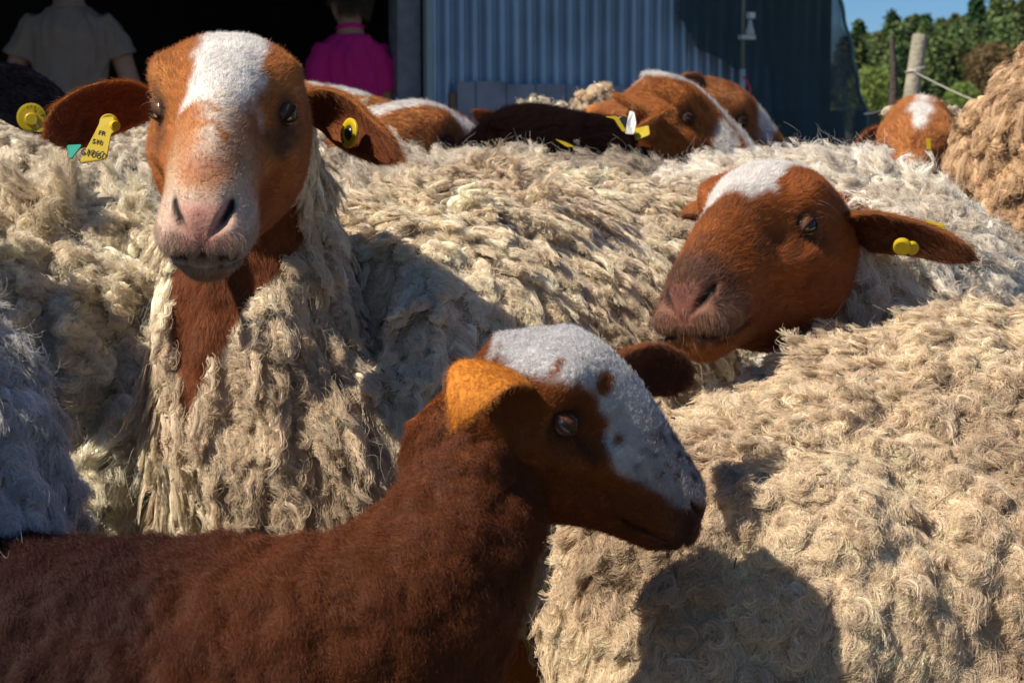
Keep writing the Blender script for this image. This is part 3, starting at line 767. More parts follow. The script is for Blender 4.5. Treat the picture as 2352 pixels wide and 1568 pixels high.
def grow_fur(A, parent, n, length=.008, rad=.00016, lift=.35, K=5, colf=None, jit=.25, name='short_hair', lenf=None, droop=0.0, wavy=0.0, back=-.2, mat=None, weight=None):
    n = int(n * BUDGET)
    s = sample_surface(A, A.FU if weight is None else weight, n, back=back)
    if s is None: return
    p, N = s['p'], s['n']; fl = s['fl']
    fl = nrm(fl - N * (fl * N).sum(1, keepdims=True) * .95)
    pat = (fbm(p, 60, 11)[:, None] - .5) * np.cross(N, fl) * 1.6 + (fbm(p, 200, 17)[:, None] - .5) * np.cross(N, fl) * 1.0
    d = nrm(fl + N * lift * (0.6 + .8 * rng.random((n, 1))) + pat + rng.normal(0, jit, (n, 3)))
    Ln = length * (.6 + .8 * rng.random(n)) * (.8 + .5 * fbm(p, 80, 5))
    if lenf is not None: Ln = Ln * lenf(s)
    t = np.linspace(0, 1, K)
    pts = p[:, None] - N[:, None] * .0006 + d[:, None] * (Ln[:, None] * t)[..., None]
    pts += -N[:, None] * (Ln[:, None] * (t**2) * lift * .45)[..., None]
    pts[..., 2] -= droop * Ln[:, None] * t**2
    if wavy > 0:
        sd = np.cross(N, d); ph = rng.random((n, 1)) * 6.28
        pts += sd[:, None] * (wavy * Ln[:, None] * t * np.sin(ph + t * 9))[..., None]
    col = s['c'] if colf is None else colf(s)
    col = col * (.80 + .40 * rng.random((n, 1))) * (.85 + .3 * fbm(p, 120, 8))[:, None]
    r = rad * (1 - .75 * t)[None] * (.8 + .5 * rng.random((n, 1)))
    return curves_obj(name, pts, r, col, mat or M_FUR, parent)

def grow_wool(A, parent, locks, hp=22, lr=.007, L=.035, K=8, hair_r=.00033, nw=.5, gw=.6, fw=.2, crimp=.0035, freq=3.0, curl=0.5, frizz=.0015,
              colf=None, strays=.04, taper=.25, name='wool', lenf=None, sink=.012, colvar=.25, patch=None, weight=None, gdir=(0, 0, -1), back=-.25, coil=0.0, core=.7, big=0.0, bigz=.5, pull=.6, dome=.45):
    locks = int(locks * BUDGET)
    s = sample_surface(A, A.W if weight is None else weight, locks, back=back)
    if s is None: return
    p, N, fl = s['p'], s['n'], s['fl']; m = len(p)
    flow_noise = np.stack([fbm(p, 9, 21 + i) - .5 for i in range(3)], -1) * 1.6 + np.stack([fbm(p, 30, 31 + i) - .5 for i in range(3)], -1) * 1.2
    Lk = L * (.65 + .6 * rng.random(m)) * (.45 + 1.1 * fbm(p, 9, 41, 2))
    if lenf is not None: Lk = Lk * lenf(s)
    lrk = lr * (.7 + .7 * rng.random(m))
    if big > 0:   # locks gather into larger tufts
        from mathutils.kdtree import KDTree
        area = s['area']; nc = max(8, int(area / (big * big * 2.6 / bigz)))
        ci = rng.choice(m, size=min(nc, m // 2), replace=False); scl = np.array([1, 1, bigz])
        wob = p * scl + (np.stack([fbm(p, 25, 61 + i) for i in range(3)], -1) - .5) * big * 1.2
        kd = KDTree(len(ci))
        for k_, q_ in enumerate(wob[ci]): kd.insert(q_, k_)
        kd.balance()
        near = np.array([kd.find(q_)[1:3] for q_ in wob], dtype=object); ni = near[:, 0].astype(int); nd_ = near[:, 1].astype(float)
        rel = np.clip(nd_ / big, 0, 1.15); cvec = p[ci][ni] - p; crand = rng.random(len(ci))[ni]
        Lk = Lk * np.maximum(1.0 + dome * .35 - dome * rel**2, .3) * (.75 + .5 * crand)
    t = np.linspace(0, 1, K)
    g = nrm(np.array(gdir, float))
    # axis path by steps
    c = np.zeros((m, K, 3)); c[:, 0] = p - N * np.minimum(sink, .16 * Lk)[:, None]
    dirs = nrm(N * 1.0 + flow_noise * .25); cur = c[:, 0]; T = [dirs]
    gt = g - N * ((N @ g)[:, None] * .9)
    tgt = nrm(N * nw + gt * gw + fl * fw + flow_noise * .45)
    for k in range(1, K):
        w = sstep(0, .55, np.float64(t[k]))
        dirs = nrm(dirs * (1 - .55 * w) + tgt * (.55 * w + .12) + gt * (.10 * gw))
        cur = cur + dirs * (Lk / (K - 1))[:, None]; c[:, k] = cur; T.append(dirs)
    if big > 0:
        cv = cvec - N * (cvec * N).sum(1, keepdims=True); cl = np.linalg.norm(cv, axis=1, keepdims=True); cv = cv * np.minimum(1, big * 1.3 / np.maximum(cl, 1e-6))
        c = c + cv[:, None] * (pull * sstep(.05, 1, t))[None, :, None]
        c = c + (np.stack([_hash(ni, ni * 0, ni * 0, 70 + i) for i in range(3)], -1) - .5)[:, None] * (.35 * Lk[:, None] * t[None]**1.5)[..., None]
    T = np.stack(T, 1)
    e1 = nrm(np.cross(T[:, 0], rng.normal(size=(m, 3)))); e2 = np.cross(T[:, 0], e1)
    ph = rng.random((m, 1)) * 6.28; fr = freq * (.7 + .6 * rng.random((m, 1))); am = crimp * (.5 + rng.random((m, 1))) * (t[None]**.7)
    wave = np.sin(ph + 6.283 * fr * t[None]); wave2 = np.cos(ph + 6.283 * fr * t[None]) * curl
    c = c + e1[:, None] * (am * wave)[..., None] + e2[:, None] * (am * wave2)[..., None]
    if coil > 0:   # tip coils back into a ball
        cc = sstep(.35, 1, t)[None] * coil * Lk[:, None]
        c = c + e1[:, None] * (cc * np.sin(ph + 7 * t[None]))[..., None] + N[:, None] * (-cc * .6 * (t[None]**2))[..., None]
    # hairs
    H = m * hp
    ax = rng.normal(size=(m, hp)) * .60; ay = rng.normal(size=(m, hp)) * .60; ax[:, 0] = 0; ay[:, 0] = 0
    prof = (np.sin(np.clip(t, 0, 1) * np.pi * .8 + .45))**.8; prof = prof / prof.max(); prof = np.maximum(prof, taper) * np.where(t > .55, 1 - (1 - taper) * sstep(.55, 1, t), 1)
    o = (e1[:, None, None] * (ax[:, :, None] * prof[None, None])[..., None] + e2[:, None, None] * (ay[:, :, None] * prof[None, None])[..., None]) * lrk[:, None, None, None]
    pts = c[:, None] + o
    fz = rng.normal(0, 1, (m, hp, 1, 3)) * frizz * .35 * (t**1.2)[None, None, :, None]
    ph2 = rng.random((m, hp, 1)) * 6.28
    fz2 = np.sin(ph2 + 6.283 * (fr[:, None] * 1.05) * t[None, None])[..., None] * e1[:, None, None] * frizz * 1.9 + np.cos(ph2 * 1.7 + 6.283 * (fr[:, None] * .8) * t[None, None])[..., None] * e2[:, None, None] * frizz * 1.9
    pts = pts + fz + fz2 * t[None, None, :, None]
    stray = rng.random((m, hp)) < strays; stray[:, 0] = False; pts[:, 0] = c
    sd = nrm(rng.normal(size=(m, hp, 3)) + N[:, None] * .9) * (stray * Lk[:, None] * .35)[..., None]
    pts = pts + sd[:, :, None] * (t**1.5)[None, None, :, None] + (stray[..., None] * np.sin(ph2 * 3 + 11 * t))[..., None] * e2[:, None, None] * .006
    base = s['c'] if colf is None else colf(s)
    lc = base * (1 - colvar + 2 * colvar * rng.random((m, 1)))
    col = np.repeat(lc[:, None], hp, 1) * (.8 + .4 * rng.random((m, hp, 1)))
    col = np.where(stray[..., None], np.minimum(col * 1.25, .9), col)
    r = hair_r * (1 - .55 * t)[None, None] * (.7 + .6 * rng.random((m, hp, 1))); r = np.where(stray[..., None], r * .5, r)
    r[:, 0] = lrk[:, None] * prof[None] * core; r[:, 0, -1] = hair_r
    col[:, 0] *= .9
    return curves_obj(name, pts.reshape(H, K, 3), r.reshape(H, K), col.reshape(H, 3), M_WOOL, parent)

# ============================================================ a whole sheep
def generic_coat(blaze=None, base=ORANGE, dark=RUST, white=WHITE, muzzle=None, extra=None, seed=0):
    """coat colour as a function of head-local position (unscaled metres)"""
    def f(L):
        x, y, z = L[..., 0], L[..., 1], L[..., 2]
        q = fbm(L, 30, seed + 3)
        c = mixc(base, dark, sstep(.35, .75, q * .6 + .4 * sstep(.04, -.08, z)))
        wob = (fbm(L, 60, seed + 9) - .5) * .016 + (fbm(L, 260, seed + 12) - .5) * .006
        if muzzle is not None:
            c = mixc(c, muzzle, sstep(.215, .262, y + wob))
        if blaze is not None:
            for poly, sft, cc in blaze:
                m = in_poly(x + wob, y + wob * .7, poly, sft) * sstep(-.01, .012, z + wob)
                c = mixc(c, cc, m)
        if extra is not None: c = extra(L, c, wob)
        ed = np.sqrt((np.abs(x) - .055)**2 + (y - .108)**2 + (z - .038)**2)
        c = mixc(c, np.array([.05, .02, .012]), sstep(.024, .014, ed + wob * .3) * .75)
        tl = np.clip((y - .118) / .035, 0, 1); td = np.sqrt((y - .118 - tl * .035)**2 + (z - .030 + tl * .016)**2)
        return mixc(c, np.array([.07, .025, .015]), gau(td**2, .0035) * (np.abs(x) > .03) * .7)
    return f

def build_sheep(name, nodes, head=None, S=(1, 1, 1), coat=None, thick=.02, bodycol=CREAM, bare=None, legs=True, neck_from=None, na=NA, lumps=.010,
                furw=None, ns_body=150, ns_head=110, labels=None, group=None, eyes=True, legcol=RUST, neckcol=None, eye_kw=None, seed=0, smooth=5.0, y0=-.03, polldrop=0.0, slim=0.0, bodyfn=None, groove=.010, finelump=0.0, iris=(.30, .24, .10)):
    S = np.array(S, float)
    A = Animal()
    nd = np.array([[*P(*n[:3]), n[3], n[4], n[5]] for n in nodes], float)
    nd[:, 3] = np.maximum(nd[:, 3] - thick * nd[:, 5] * .8, .01); nd[:, 4] = np.maximum(nd[:, 4] - thick * nd[:, 5], .01)
    if head is not None:
        Rw = Rot(*head[:3]); org = P(*head[3:6])
        end = org + Rw @ (np.array([0, y0 - .015, 0]) * S)
        e0 = .056 - max(0, y0 + .03) * .08
        nd = np.vstack([nd, [*end, e0 * S[0], e0 * S[2], 0]])
    seg = np.r_[0, np.cumsum(np.linalg.norm(np.diff(nd[:, :3], axis=0), axis=1))]
    tt = np.linspace(0, seg[-1], ns_body)
    q = smooth_interp(tt, seg, nd); C = q[:, :3]; rx = np.maximum(q[:, 3], .004); rz = np.maximum(q[:, 4], .004); wl = np.clip(q[:, 5], 0, 1)
    T, U, Rr = frames(C, np.array([0, 0, 1.0]))
    if head is not None:
        hu = Rw @ np.array([0, 0, 1.0]); hu = nrm(hu - T[-1] * (hu @ T[-1]))
        tw = math.atan2(np.cross(U[-1], hu) @ T[-1], U[-1] @ hu)
        k0 = seg[neck_from if neck_from is not None else max(0, len(nd) - 5)]
        ang = sstep(k0, seg[-1], tt) * tw
        U2 = U * np.cos(ang)[:, None] + np.cross(T, U) * np.sin(ang)[:, None]
        U = U2; Rr = np.cross(T, U)
    a = np.arange(na) * 2 * np.pi / na; ca, sa = np.cos(a)[None], np.sin(a)[None]
    V = C[:, None] + U[:, None] * (rz[:, None] * ca)[..., None] + Rr[:, None] * (rx[:, None] * sa)[..., None]
    sg = smooth * ns_body / 150.0
    kr = int(sg * 3) + 1; ker = np.exp(-np.arange(-kr, kr + 1)**2 / (2 * sg * sg)); ker /= ker.sum()
    Vp = np.concatenate([2 * V[:1] - V[kr:0:-1], V, 2 * V[-1:] - V[-2:-kr - 2:-1]])
    V = sum(ker[k] * Vp[k:k + len(V)] for k in range(2 * kr + 1))
    Nn = grid_normals(V)
    lump = (fbm(V, 7, seed + 50) - .5) * 2.2 * lumps + (fbm(V, 22, seed + 55) - .5) * lumps * 1.2
    lump = lump + (np.abs(fbm(V * [1, 1, .30], 17, seed + 58, 2) - .5) * -4 + .5) * groove * wl[:, None]
    V = V + Nn * (lump * wl[:, None] + (fbm(V, 50, seed + 70, 3) - .5) * finelump)[..., None]
    wool = np.broadcast_to(wl[:, None], V.shape[:2]).copy()
    if bare is not None: wool = wool * (1 - bare(tt[:, None] / seg[-1] + 0 * a[None], np.arctan2(sa, ca) + 0 * tt[:, None], V))
    col = mixc(np.broadcast_to(neckcol if neckcol is not None else RUST, V.shape), np.asarray(bodycol) * (.55 if bodycol is CREAM else 1), sstep(.2, .6, wool))
    if bodyfn is not None: col = bodyfn(tt[:, None] / seg[-1] + 0 * a[None], V, col)
    flow = -np.broadcast_to(T[:, None], V.shape) * 1.0
    local = np.full(V.shape, 9.0)
    fur = np.clip(1 - wool * 2, 0, 1)
    wool = np.clip(wool, 0, 1)
    if furw is not None: fur = fur * furw
    # cap at the rump
    tipv = C[0] - T[0] * rx[0] * .5
    if head is not None:
        H0 = head_local(na, ns_head, y0); H, mk = carve_head(H0, polldrop); H[..., 2] = (H[..., 2] + .012) * (1 - slim * sstep(.15, .25, H[..., 1])) - .012; H[..., 0] *= 1 - slim * .6 * sstep(.15, .25, H[..., 1])
        Lc = H.copy(); hc = coat(Lc)
        hc = mixc(hc, np.array([.012, .006, .005]), sstep(.30, .75, mk['nos']))
        hc = mixc(hc, np.array([.03, .012, .008]), np.clip(mk['mouth'] * 1.2, 0, 1))
        hc = mixc(hc, hc * np.array([.80, .48, .48]) + .012, np.clip(mk['nosepad'] * .95, 0, 1)); hc = mixc(hc, np.array([.10, .03, .02]), mk['phil'])
        Wd = (H * S) @ Rw.T + org
        ff = np.ones(H.shape[:2]) * (1 - sstep(.2, .6, mk['nos'])) * (1 - sstep(.3, .8, mk['mouth'])) * (1 - .85 * mk['nosepad'])
        ed = ((np.stack([np.abs(H[..., 0]), H[..., 1], H[..., 2]], -1) - np.array([.0585, .107, .038]))**2).sum(-1)
        ff = ff * sstep(.012**2, .021**2, ed)
        fwd = np.stack([H[..., 0] * .8, -np.ones(H.shape[:2]), (H[..., 2] - .0) * .6 + .02], -1)
        # hair on the upper and lower lips hangs down
        lipm = sstep(.235, .262, H[..., 1]) * sstep(.0, -.02, H[..., 2])
        fwd = fwd * (1 - lipm[..., None]) + np.stack([H[..., 0] * 6, .3 + 0 * H[..., 0], -1 + 0 * H[..., 0]], -1) * lipm[..., None]
        hflow = nrm(fwd) @ Rw.T
        V = np.concatenate([V, Wd]); col = np.concatenate([col, hc]); wool = np.concatenate([wool, np.zeros(H.shape[:2])])
        # blend neck colour into the head
        kk = ns_body; n0 = kk - 14
        nb = sstep(n0, kk, np.arange(n0, kk))[:, None, None]
        col[n0:kk] = col[n0:kk] * (1 - nb) + col[kk][None] * nb
        fur = np.concatenate([fur, ff]); flow = np.concatenate([flow, hflow]); local = np.concatenate([local, H])
    def cap(X, first, shrink):
        return (X[:1].mean(1, keepdims=True) * np.ones_like(X[:1]) + (X[:1] - X[:1].mean(1, keepdims=True)) * .02) if first else (X[-1:].mean(1, keepdims=True) * np.ones_like(X[-1:]) + (X[-1:] - X[-1:].mean(1, keepdims=True)) * .02)
    V = np.concatenate([cap(V, 1, 0), V, cap(V, 0, 0)])
    ext = lambda X: np.concatenate([X[:1], X, X[-1:]])
    col, wool, fur, flow, local = ext(col), ext(wool), ext(fur), ext(flow), ext(local)
    A.add(V, ringfaces(len(V), na), col.reshape(-1, 3), wool.ravel(), fur.ravel(), flow.reshape(-1, 3), local.reshape(-1, 3))
    eyesd = []
    if head is not None and eyes:
        kw = eye_kw or {}
        for sd in (1, -1):
            c = lids(A, Rw, org, S, sd, coat, **kw); eyesd.append(c)
    base = np.array([C[:, 0].mean(), C[:, 1].mean(), 0.0])
    if legs:
        for (k, sd) in [(0.12, 1), (0.12, -1), (0.60, 1), (0.60, -1)] if head is not None else [(0.15, 1), (0.15, -1), (0.85, 1), (0.85, -1)]:
            if head is not None: k = k * (seg[neck_from if neck_from is not None else -5] / seg[-1])* (1.35 if k > .5 else 1)
            i = int(k * (ns_body - 1)); b = C[i] + np.array([Rr[i, 0], Rr[i, 1], 0]) * sd * rx[i] * .42; topz = C[i, 2] - rz[i] * .25
            hz = np.array([topz, topz * .62, topz * .40, .10, .05, .0]); rr = np.array([.055, .045, .028, .019, .026, .028])
            off = np.array([0, .0, .02, .0, .0, .015]) * (-1)
            pts = np.stack([b[0] + T[i, 0] * off, b[1] + T[i, 1] * off, hz], -1)
            v, f = tube(pts, rr, 12, False)
            lc = np.repeat(np.where(np.arange(6) > 3, .15, 1.0), 12)[:, None] * np.array(legcol)[None]
            A.add(v, np.array(f), lc, 0, 0, (0, 0, -1))
    A.base = base; A.U = U; A.T = T
    if head is not None: A.Rw = Rw; A.org = org; A.S = S
    A.eyesd = eyesd; A.iris = iris
    return A
def finish(A, name, label, cat='sheep', group='flock of sheep'):
    A.done(); vert_normals(A)
    root = empty(name, A.base, label=label, cat=cat, group=group)
    mesh_obj('body', A.V, A.F, M_SKIN, root, col=A.C)
    for e in A.eyesd: make_eye(root, *e, iris=A.iris)
    return root
def hp(A, l):
    """head-local point (unscaled) to world"""
    return (np.asarray(l, float) * A.S) @ A.Rw.T + A.org
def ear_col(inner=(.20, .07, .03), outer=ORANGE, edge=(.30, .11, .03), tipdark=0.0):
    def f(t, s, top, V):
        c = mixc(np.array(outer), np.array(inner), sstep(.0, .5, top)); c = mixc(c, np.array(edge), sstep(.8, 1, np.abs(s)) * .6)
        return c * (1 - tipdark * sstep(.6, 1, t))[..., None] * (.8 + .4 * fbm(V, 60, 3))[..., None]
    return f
def wool_col(base, dirty=(.28, .22, .15), amt=.5, seed=0, sc=8, low=.42, high=.75):
    base = np.array(base); dirty = np.array(dirty)
    def f(s):
        q = fbm(s['p'], sc, seed, 4)
        return mixc(base, dirty, sstep(low, high, q) * amt)
    return f

# ---------------- ewe facing the camera (left)
PA = (3.1741, 0.2688, -0.025, 543.5, 283.5, 1.8032)
def coatA_extra(L, c, w):
    x, y, z = L[..., 0], L[..., 1], L[..., 2]
    # pale streak down one side of the nose, pale lips, brown bridge
    st = gau((x + .006 - (y - .2) * .10 + w)**2, .010) * sstep(.14, .19, y) * sstep(.262, .235, y) * sstep(.02, .04, z)
    c = mixc(c, np.array([.70, .60, .48]), st * .85 * sstep(.25, .5, fbm(L, 120, 6)))
    lips = sstep(.205, .25, y + w * 1.5) * sstep(.035, .01, z + w)
    c = mixc(c, np.array([.60, .47, .36]), lips * .85)
    side = sstep(.16, .24, y) * gau((np.abs(x) - .034)**2, .010) * sstep(.0, .02, z)
    c = mixc(c, np.array([.58, .42, .26]), side * .7)
    br = gau((x)**2, .013) * gau((y - .252)**2, .016) * sstep(.015, .03, z)
    c = mixc(c, np.array([.36, .17, .10]), br * .85)
    ring = gau(((np.abs(x) - .05)**2 + (y - .10)**2 + (z - .055)**2), .016)
    c = mixc(c, np.array([.50, .27, .11]), ring * .35)
    chin = sstep(-.036, -.05, z) * sstep(.2, .24, y)
    return mixc(c, np.array([.33, .20, .12]), chin * .7)
A_blaze = [([(.024, -.03), (.023, .05), (.022, .085), (.021, .115), (.019, .14), (.023, .160), (.032, .168), (.008, .182), (-.008, .192), (-.021, .178), (-.030, .15), (-.034, .13), (-.034, .09), (-.030, .05), (-.030, -.03)], .004, WHITE)]
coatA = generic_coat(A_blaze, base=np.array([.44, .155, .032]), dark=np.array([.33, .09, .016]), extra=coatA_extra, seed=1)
def bareA(t, a, V):
    q = V - CAM; d = q @ FWD; py = 784 - FPX * (q @ UPV) / d
    # throat: ventral side of the neck (angle pi is ventral)
    half = np.interp(py, [540, 640, 720, 820, 940], [1.10, .68, .44, .28, .02])
    return sstep(half + .22, half - .12, np.abs(np.abs(a) - np.pi)) * (t > .5)
nodesA = [(1600, 800, 2.72, .03, .03, 1), (1560, 830, 2.62, .17, .19, 1), (1400, 850, 2.5, .235, .245, 1), (1180, 880, 2.32, .25, .25, 1), (960, 930, 2.16, .245, .245, 1),
          (770, 1000, 2.05, .20, .22, 1), (650, 1000, 2.0, .145, .17, 1), (600, 860, 1.985, .118, .120, 1), (592, 700, 1.975, .106, .108, 1), (595, 540, 1.965, .095, .095, 1), (590, 410, 1.93, .080, .085, .9)]
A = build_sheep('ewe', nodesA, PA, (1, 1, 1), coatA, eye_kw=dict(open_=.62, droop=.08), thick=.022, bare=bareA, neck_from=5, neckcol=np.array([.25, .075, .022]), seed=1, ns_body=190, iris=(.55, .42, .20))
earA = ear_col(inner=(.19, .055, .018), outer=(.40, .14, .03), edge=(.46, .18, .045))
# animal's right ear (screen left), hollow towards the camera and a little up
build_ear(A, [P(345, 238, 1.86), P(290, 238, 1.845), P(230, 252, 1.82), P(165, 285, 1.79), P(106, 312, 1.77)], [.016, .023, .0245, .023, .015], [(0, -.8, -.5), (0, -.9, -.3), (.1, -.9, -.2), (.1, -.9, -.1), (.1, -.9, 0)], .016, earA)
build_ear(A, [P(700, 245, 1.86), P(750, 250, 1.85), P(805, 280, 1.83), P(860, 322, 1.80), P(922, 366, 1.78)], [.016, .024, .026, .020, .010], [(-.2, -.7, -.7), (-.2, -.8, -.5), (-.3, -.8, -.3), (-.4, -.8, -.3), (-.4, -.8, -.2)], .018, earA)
rootA = finish(A, 'sheep', 'orange-faced sheep with white forehead facing the camera, tag 61060 in its ear')

# ---------------- ewe with head turned to the left, behind on the right
PB = (2.6273, 0.1113, 0.0527, 1835, 572, 2.01)
def coatB_extra(L, c, w):
    x, y, z = L[..., 0], L[..., 1], L[..., 2]
    lips = sstep(.222, .258, y + w * 1.5) * sstep(.006, -.012, z + w) * sstep(-.038, -.030, z)
    c = mixc(c, np.array([.26, .15, .09]), lips * .7)
    chin = sstep(-.034, -.044, z) * sstep(.17, .22, y)
    c = mixc(c, np.array([.34, .12, .025]), chin * .8)
    dk = gau((y - .175)**2 + (z - .055)**2 * .5, .022) * sstep(.1, .0, np.abs(x)) 
    return mixc(c, np.array([.10, .04, .015]), dk * .55 * sstep(.35, .6, fbm(L, 90, 66)))
coatB = generic_coat([([(-.036, -.03), (-.034, .057), (-.028, .09), (-.032, .128), (-.023, .138), (-.018, .16), (.004, .157), (.012, .172), (.03, .19), (.045, .19), (.042, .15), (.036, .12), (.022, .087), (.012, .05), (.01, -.03)], .003, WHITE)],
                     base=np.array([.37, .112, .022]), dark=np.array([.25, .062, .012]), muzzle=np.array([.13, .055, .03]), extra=coatB_extra, seed=4)
nodesB = [(1560, 730, 3.2, .03, .03, 1), (1590, 730, 3.08, .18, .19, 1), (1660, 745, 2.9, .235, .235, 1), (1800, 782, 2.6, .235, .235, 1), (1950, 800, 2.38, .225, .235, 1),
          (2060, 800, 2.24, .17, .19, 1), (2080, 745, 2.14, .125, .13, 1), (2030, 680, 2.08, .095, .10, 1), (1960, 632, 2.03, .082, .086, .9), (1920, 612, 2.0, .072, .078, .4)]
B = build_sheep('ewe', nodesB, PB, (1, 1, 1), coatB, eye_kw=dict(open_=.85, droop=.18), thick=.02, neck_from=5, seed=2, ns_body=170, iris=(.30, .26, .12), neckcol=np.array([.22, .07, .02]))
build_ear(B, [P(1935, 520, 1.97), P(1990, 525, 1.95), P(2060, 535, 1.94), P(2140, 555, 1.93), P(2242, 596, 1.92)], [.020, .025, .023, .019, .012], [(.1, -.75, -.65), (.1, -.8, -.6), (.1, -.8, -.6), (0, -.8, -.6), (0, -.8, -.6)], .014, ear_col(inner=(.13, .04, .014), outer=(.36, .12, .025)))
build_ear(B, [P(1640, 478, 2.05), P(1602, 486, 2.09), P(1576, 500, 2.11)], [.010, .012, .006], (.2, -.8, -.5), .012, ear_col())
rootB = finish(B, 'sheep', 'rusty-faced sheep with a white poll, head turned left above the tan fleece')

# ---------------- brown lamb in front
PO = (-1.4905, 0.4353, 0.293, 1029.8, 894.1, 1.4395)
SO = (.82, .74, .86)
def coatO_extra(L, c, w):
    x, y, z = L[..., 0], L[..., 1], L[..., 2]
    zb = np.interp(y + w * .6, [-.03, .05, .085, .105, .123, .136, .152, .158, .17, .192, .211, .235, .256, .275], [.05, .058, .070, .072, .063, .052, .043, .028, .016, .008, .008, .004, .002, .004])
    wh = sstep(-.004, .004, z - zb + w * .7)
    spot = gau(((np.abs(x - .028))**2 * .6 + (y - .130)**2 + (z - .072)**2), .0085); spot2 = gau(((y - .168)**2 * 1.2 + (z - .036)**2 + (x - .04)**2 * .5), .006) + gau((y - .078 - (z - .07) * .5)**2, .003) * sstep(.062, .07, z) * (x > 0) * sstep(.085, .078, z)
    c = mixc(c, mixc(np.array([.66, .64, .62]), np.array([.46, .38, .35]), sstep(.17, .24, y + w) * .8), wh * (1 - sstep(.35, .6, spot + w * 12)) * (1 - sstep(.4, .7, spot2)))
    sp = sstep(.60, .68, vnoise(L, 170, 77)) * sstep(.17, .22, y) * sstep(.0, .02, z)
    c = mixc(c, np.array([.10, .035, .02]), sp * .8)
    return mixc(c, np.array([.10, .036, .018]), sstep(.235, .27, y + w) * sstep(.008, -.004, z + w))
coatO = generic_coat(None, base=np.array([.27, .080, .016]), dark=np.array([.20, .050, .010]), extra=coatO_extra, seed=7)
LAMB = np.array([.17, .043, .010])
nodesO = [(-900, 1700, 1.60, .03, .03, 0), (-800, 1690, 1.58, .11, .12, 0), (-400, 1670, 1.55, .135, .14, 0), (0, 1665, 1.50, .135, .140, 0), (330, 1685, 1.47, .13, .137, 0), (610, 1650, 1.455, .122, .138, 0),
          (820, 1530, 1.45, .106, .128, 0), (975, 1385, 1.445, .088, .108, 0), (1075, 1245, 1.44, .072, .086, 0), (1115, 1125, 1.44, .060, .068, 0), (1128, 1030, 1.435, .054, .055, 0)]
def lambcol_shade(t, V, col):
    q = fbm(V, 16, 91, 4); c = mixc(col, np.array([.036, .010, .008]), sstep(.78, .50, t + (q - .5) * .30) * .88)  # shade over the back put into the coat colour: near-black towards the rear
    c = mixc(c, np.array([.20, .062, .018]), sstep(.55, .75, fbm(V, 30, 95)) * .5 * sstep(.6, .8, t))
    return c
O = build_sheep('lamb', nodesO, PO, SO, coatO, bodyfn=lambcol_shade, thick=0, bodycol=LAMB, neck_from=5, lumps=0, neckcol=np.array([.19, .055, .016]), seed=3, ns_body=420, na=150, ns_head=150, smooth=9.0, y0=.025, polldrop=.30, slim=.13, finelump=.015, eye_kw=dict(r=.0100, open_=.85, droop=.24, ec=(.0505, .107, .036), dark=(.10, .035, .025)), iris=(.20, .21, .16), legcol=LAMB)
# animal's right ear, folded forward: base up at the back of the head, tip hanging down-left
build_ear(O, [P(1205, 878, 1.388), P(1158, 860, 1.372), P(1110, 862, 1.358), P(1072, 905, 1.352), P(1042, 984, 1.360)], [.010, .021, .026, .018, .004], [(-.25, -.6, .75), (-.3, -.6, .75), (-.3, -.6, .7), (-.3, -.75, .5), (-.3, -.8, .4)], .001, ear_col(inner=(.60, .22, .025), outer=(.16, .05, .012), edge=(.34, .11, .02)), thick=.0028, fur=.45)
build_ear(O, [P(1395, 855, 1.50), P(1470, 842, 1.54), P(1530, 855, 1.55), P(1582, 882, 1.56)], [.014, .020, .019, .011], (.2, -.9, -.25), .010, ear_col(inner=(.12, .035, .014), outer=(.2, .06, .02)))
rootO = finish(O, 'lamb', 'rusty brown lamb with a white blaze in profile in front of all the others', cat='lamb', group=None)

def body_only(nodes, name, label, bodycol=CREAM, cat='sheep', group='flock of sheep', ears=(), **kw):
    X = build_sheep(name, nodes, None, coat=None, bodycol=bodycol, **kw)
    for e in ears: build_ear(X, *e, na=14, nl=16)
    return X, finish(X, name, label, cat, group)
# ---------------- fleeces without a head in view
E_, rootE = body_only([(-900, 950, 2.40, .03, .03, 1), (-820, 950, 2.38, .19, .21, 1), (-500, 930, 2.32, .24, .25, 1), (-100, 925, 2.28, .24, .25, 1), (200, 940, 2.28, .24, .25, 1), (470, 960, 2.34, .20, .22, 1), (600, 960, 2.40, .05, .05, 1)], 'sheep',
    'cream sheep with plump woolly flank on the left, beside the white-blazed sheep', seed=11, thick=.03, na=72)
F_, rootF = body_only([(-500, 640, 3.2, .03, .03, 1), (-420, 640, 3.2, .2, .22, 1), (0, 640, 3.2, .24, .25, 1), (400, 650, 3.2, .24, .25, 1), (700, 660, 3.3, .2, .22, 1), (760, 660, 3.3, .03, .03, 1)], 'sheep',
    'pale sheep back seen below the hanging ear with tag 61060, behind the cream flank', seed=12, thick=.02, na=64)
D_, rootD = body_only([(700, 720, 3.0, .03, .03, 1), (760, 730, 2.98, .19, .22, 1), (950, 745, 2.95, .24, .255, 1), (1250, 748, 3.0, .24, .25, 1), (1480, 735, 3.1, .2, .21, 1), (1560, 730, 3.15, .03, .03, 1)], 'sheep',
    'greyish matted sheep back in the middle, just below the black sheep', seed=13, thick=.02, na=64)
G_, rootG = body_only([(-330, 1180, 1.42, .03, .03, 1), (-335, 1180, 1.48, .14, .16, 1), (-345, 1170, 1.60, .172, .175, 1), (-520, 1160, 1.85, .2, .21, 1), (-900, 1160, 2.05, .2, .21, 1), (-1000, 1160, 2.1, .03, .03, 1)], 'sheep',
    'shaded blue-grey fleece cut by the left edge of the photo', seed=14, thick=.015, na=72)
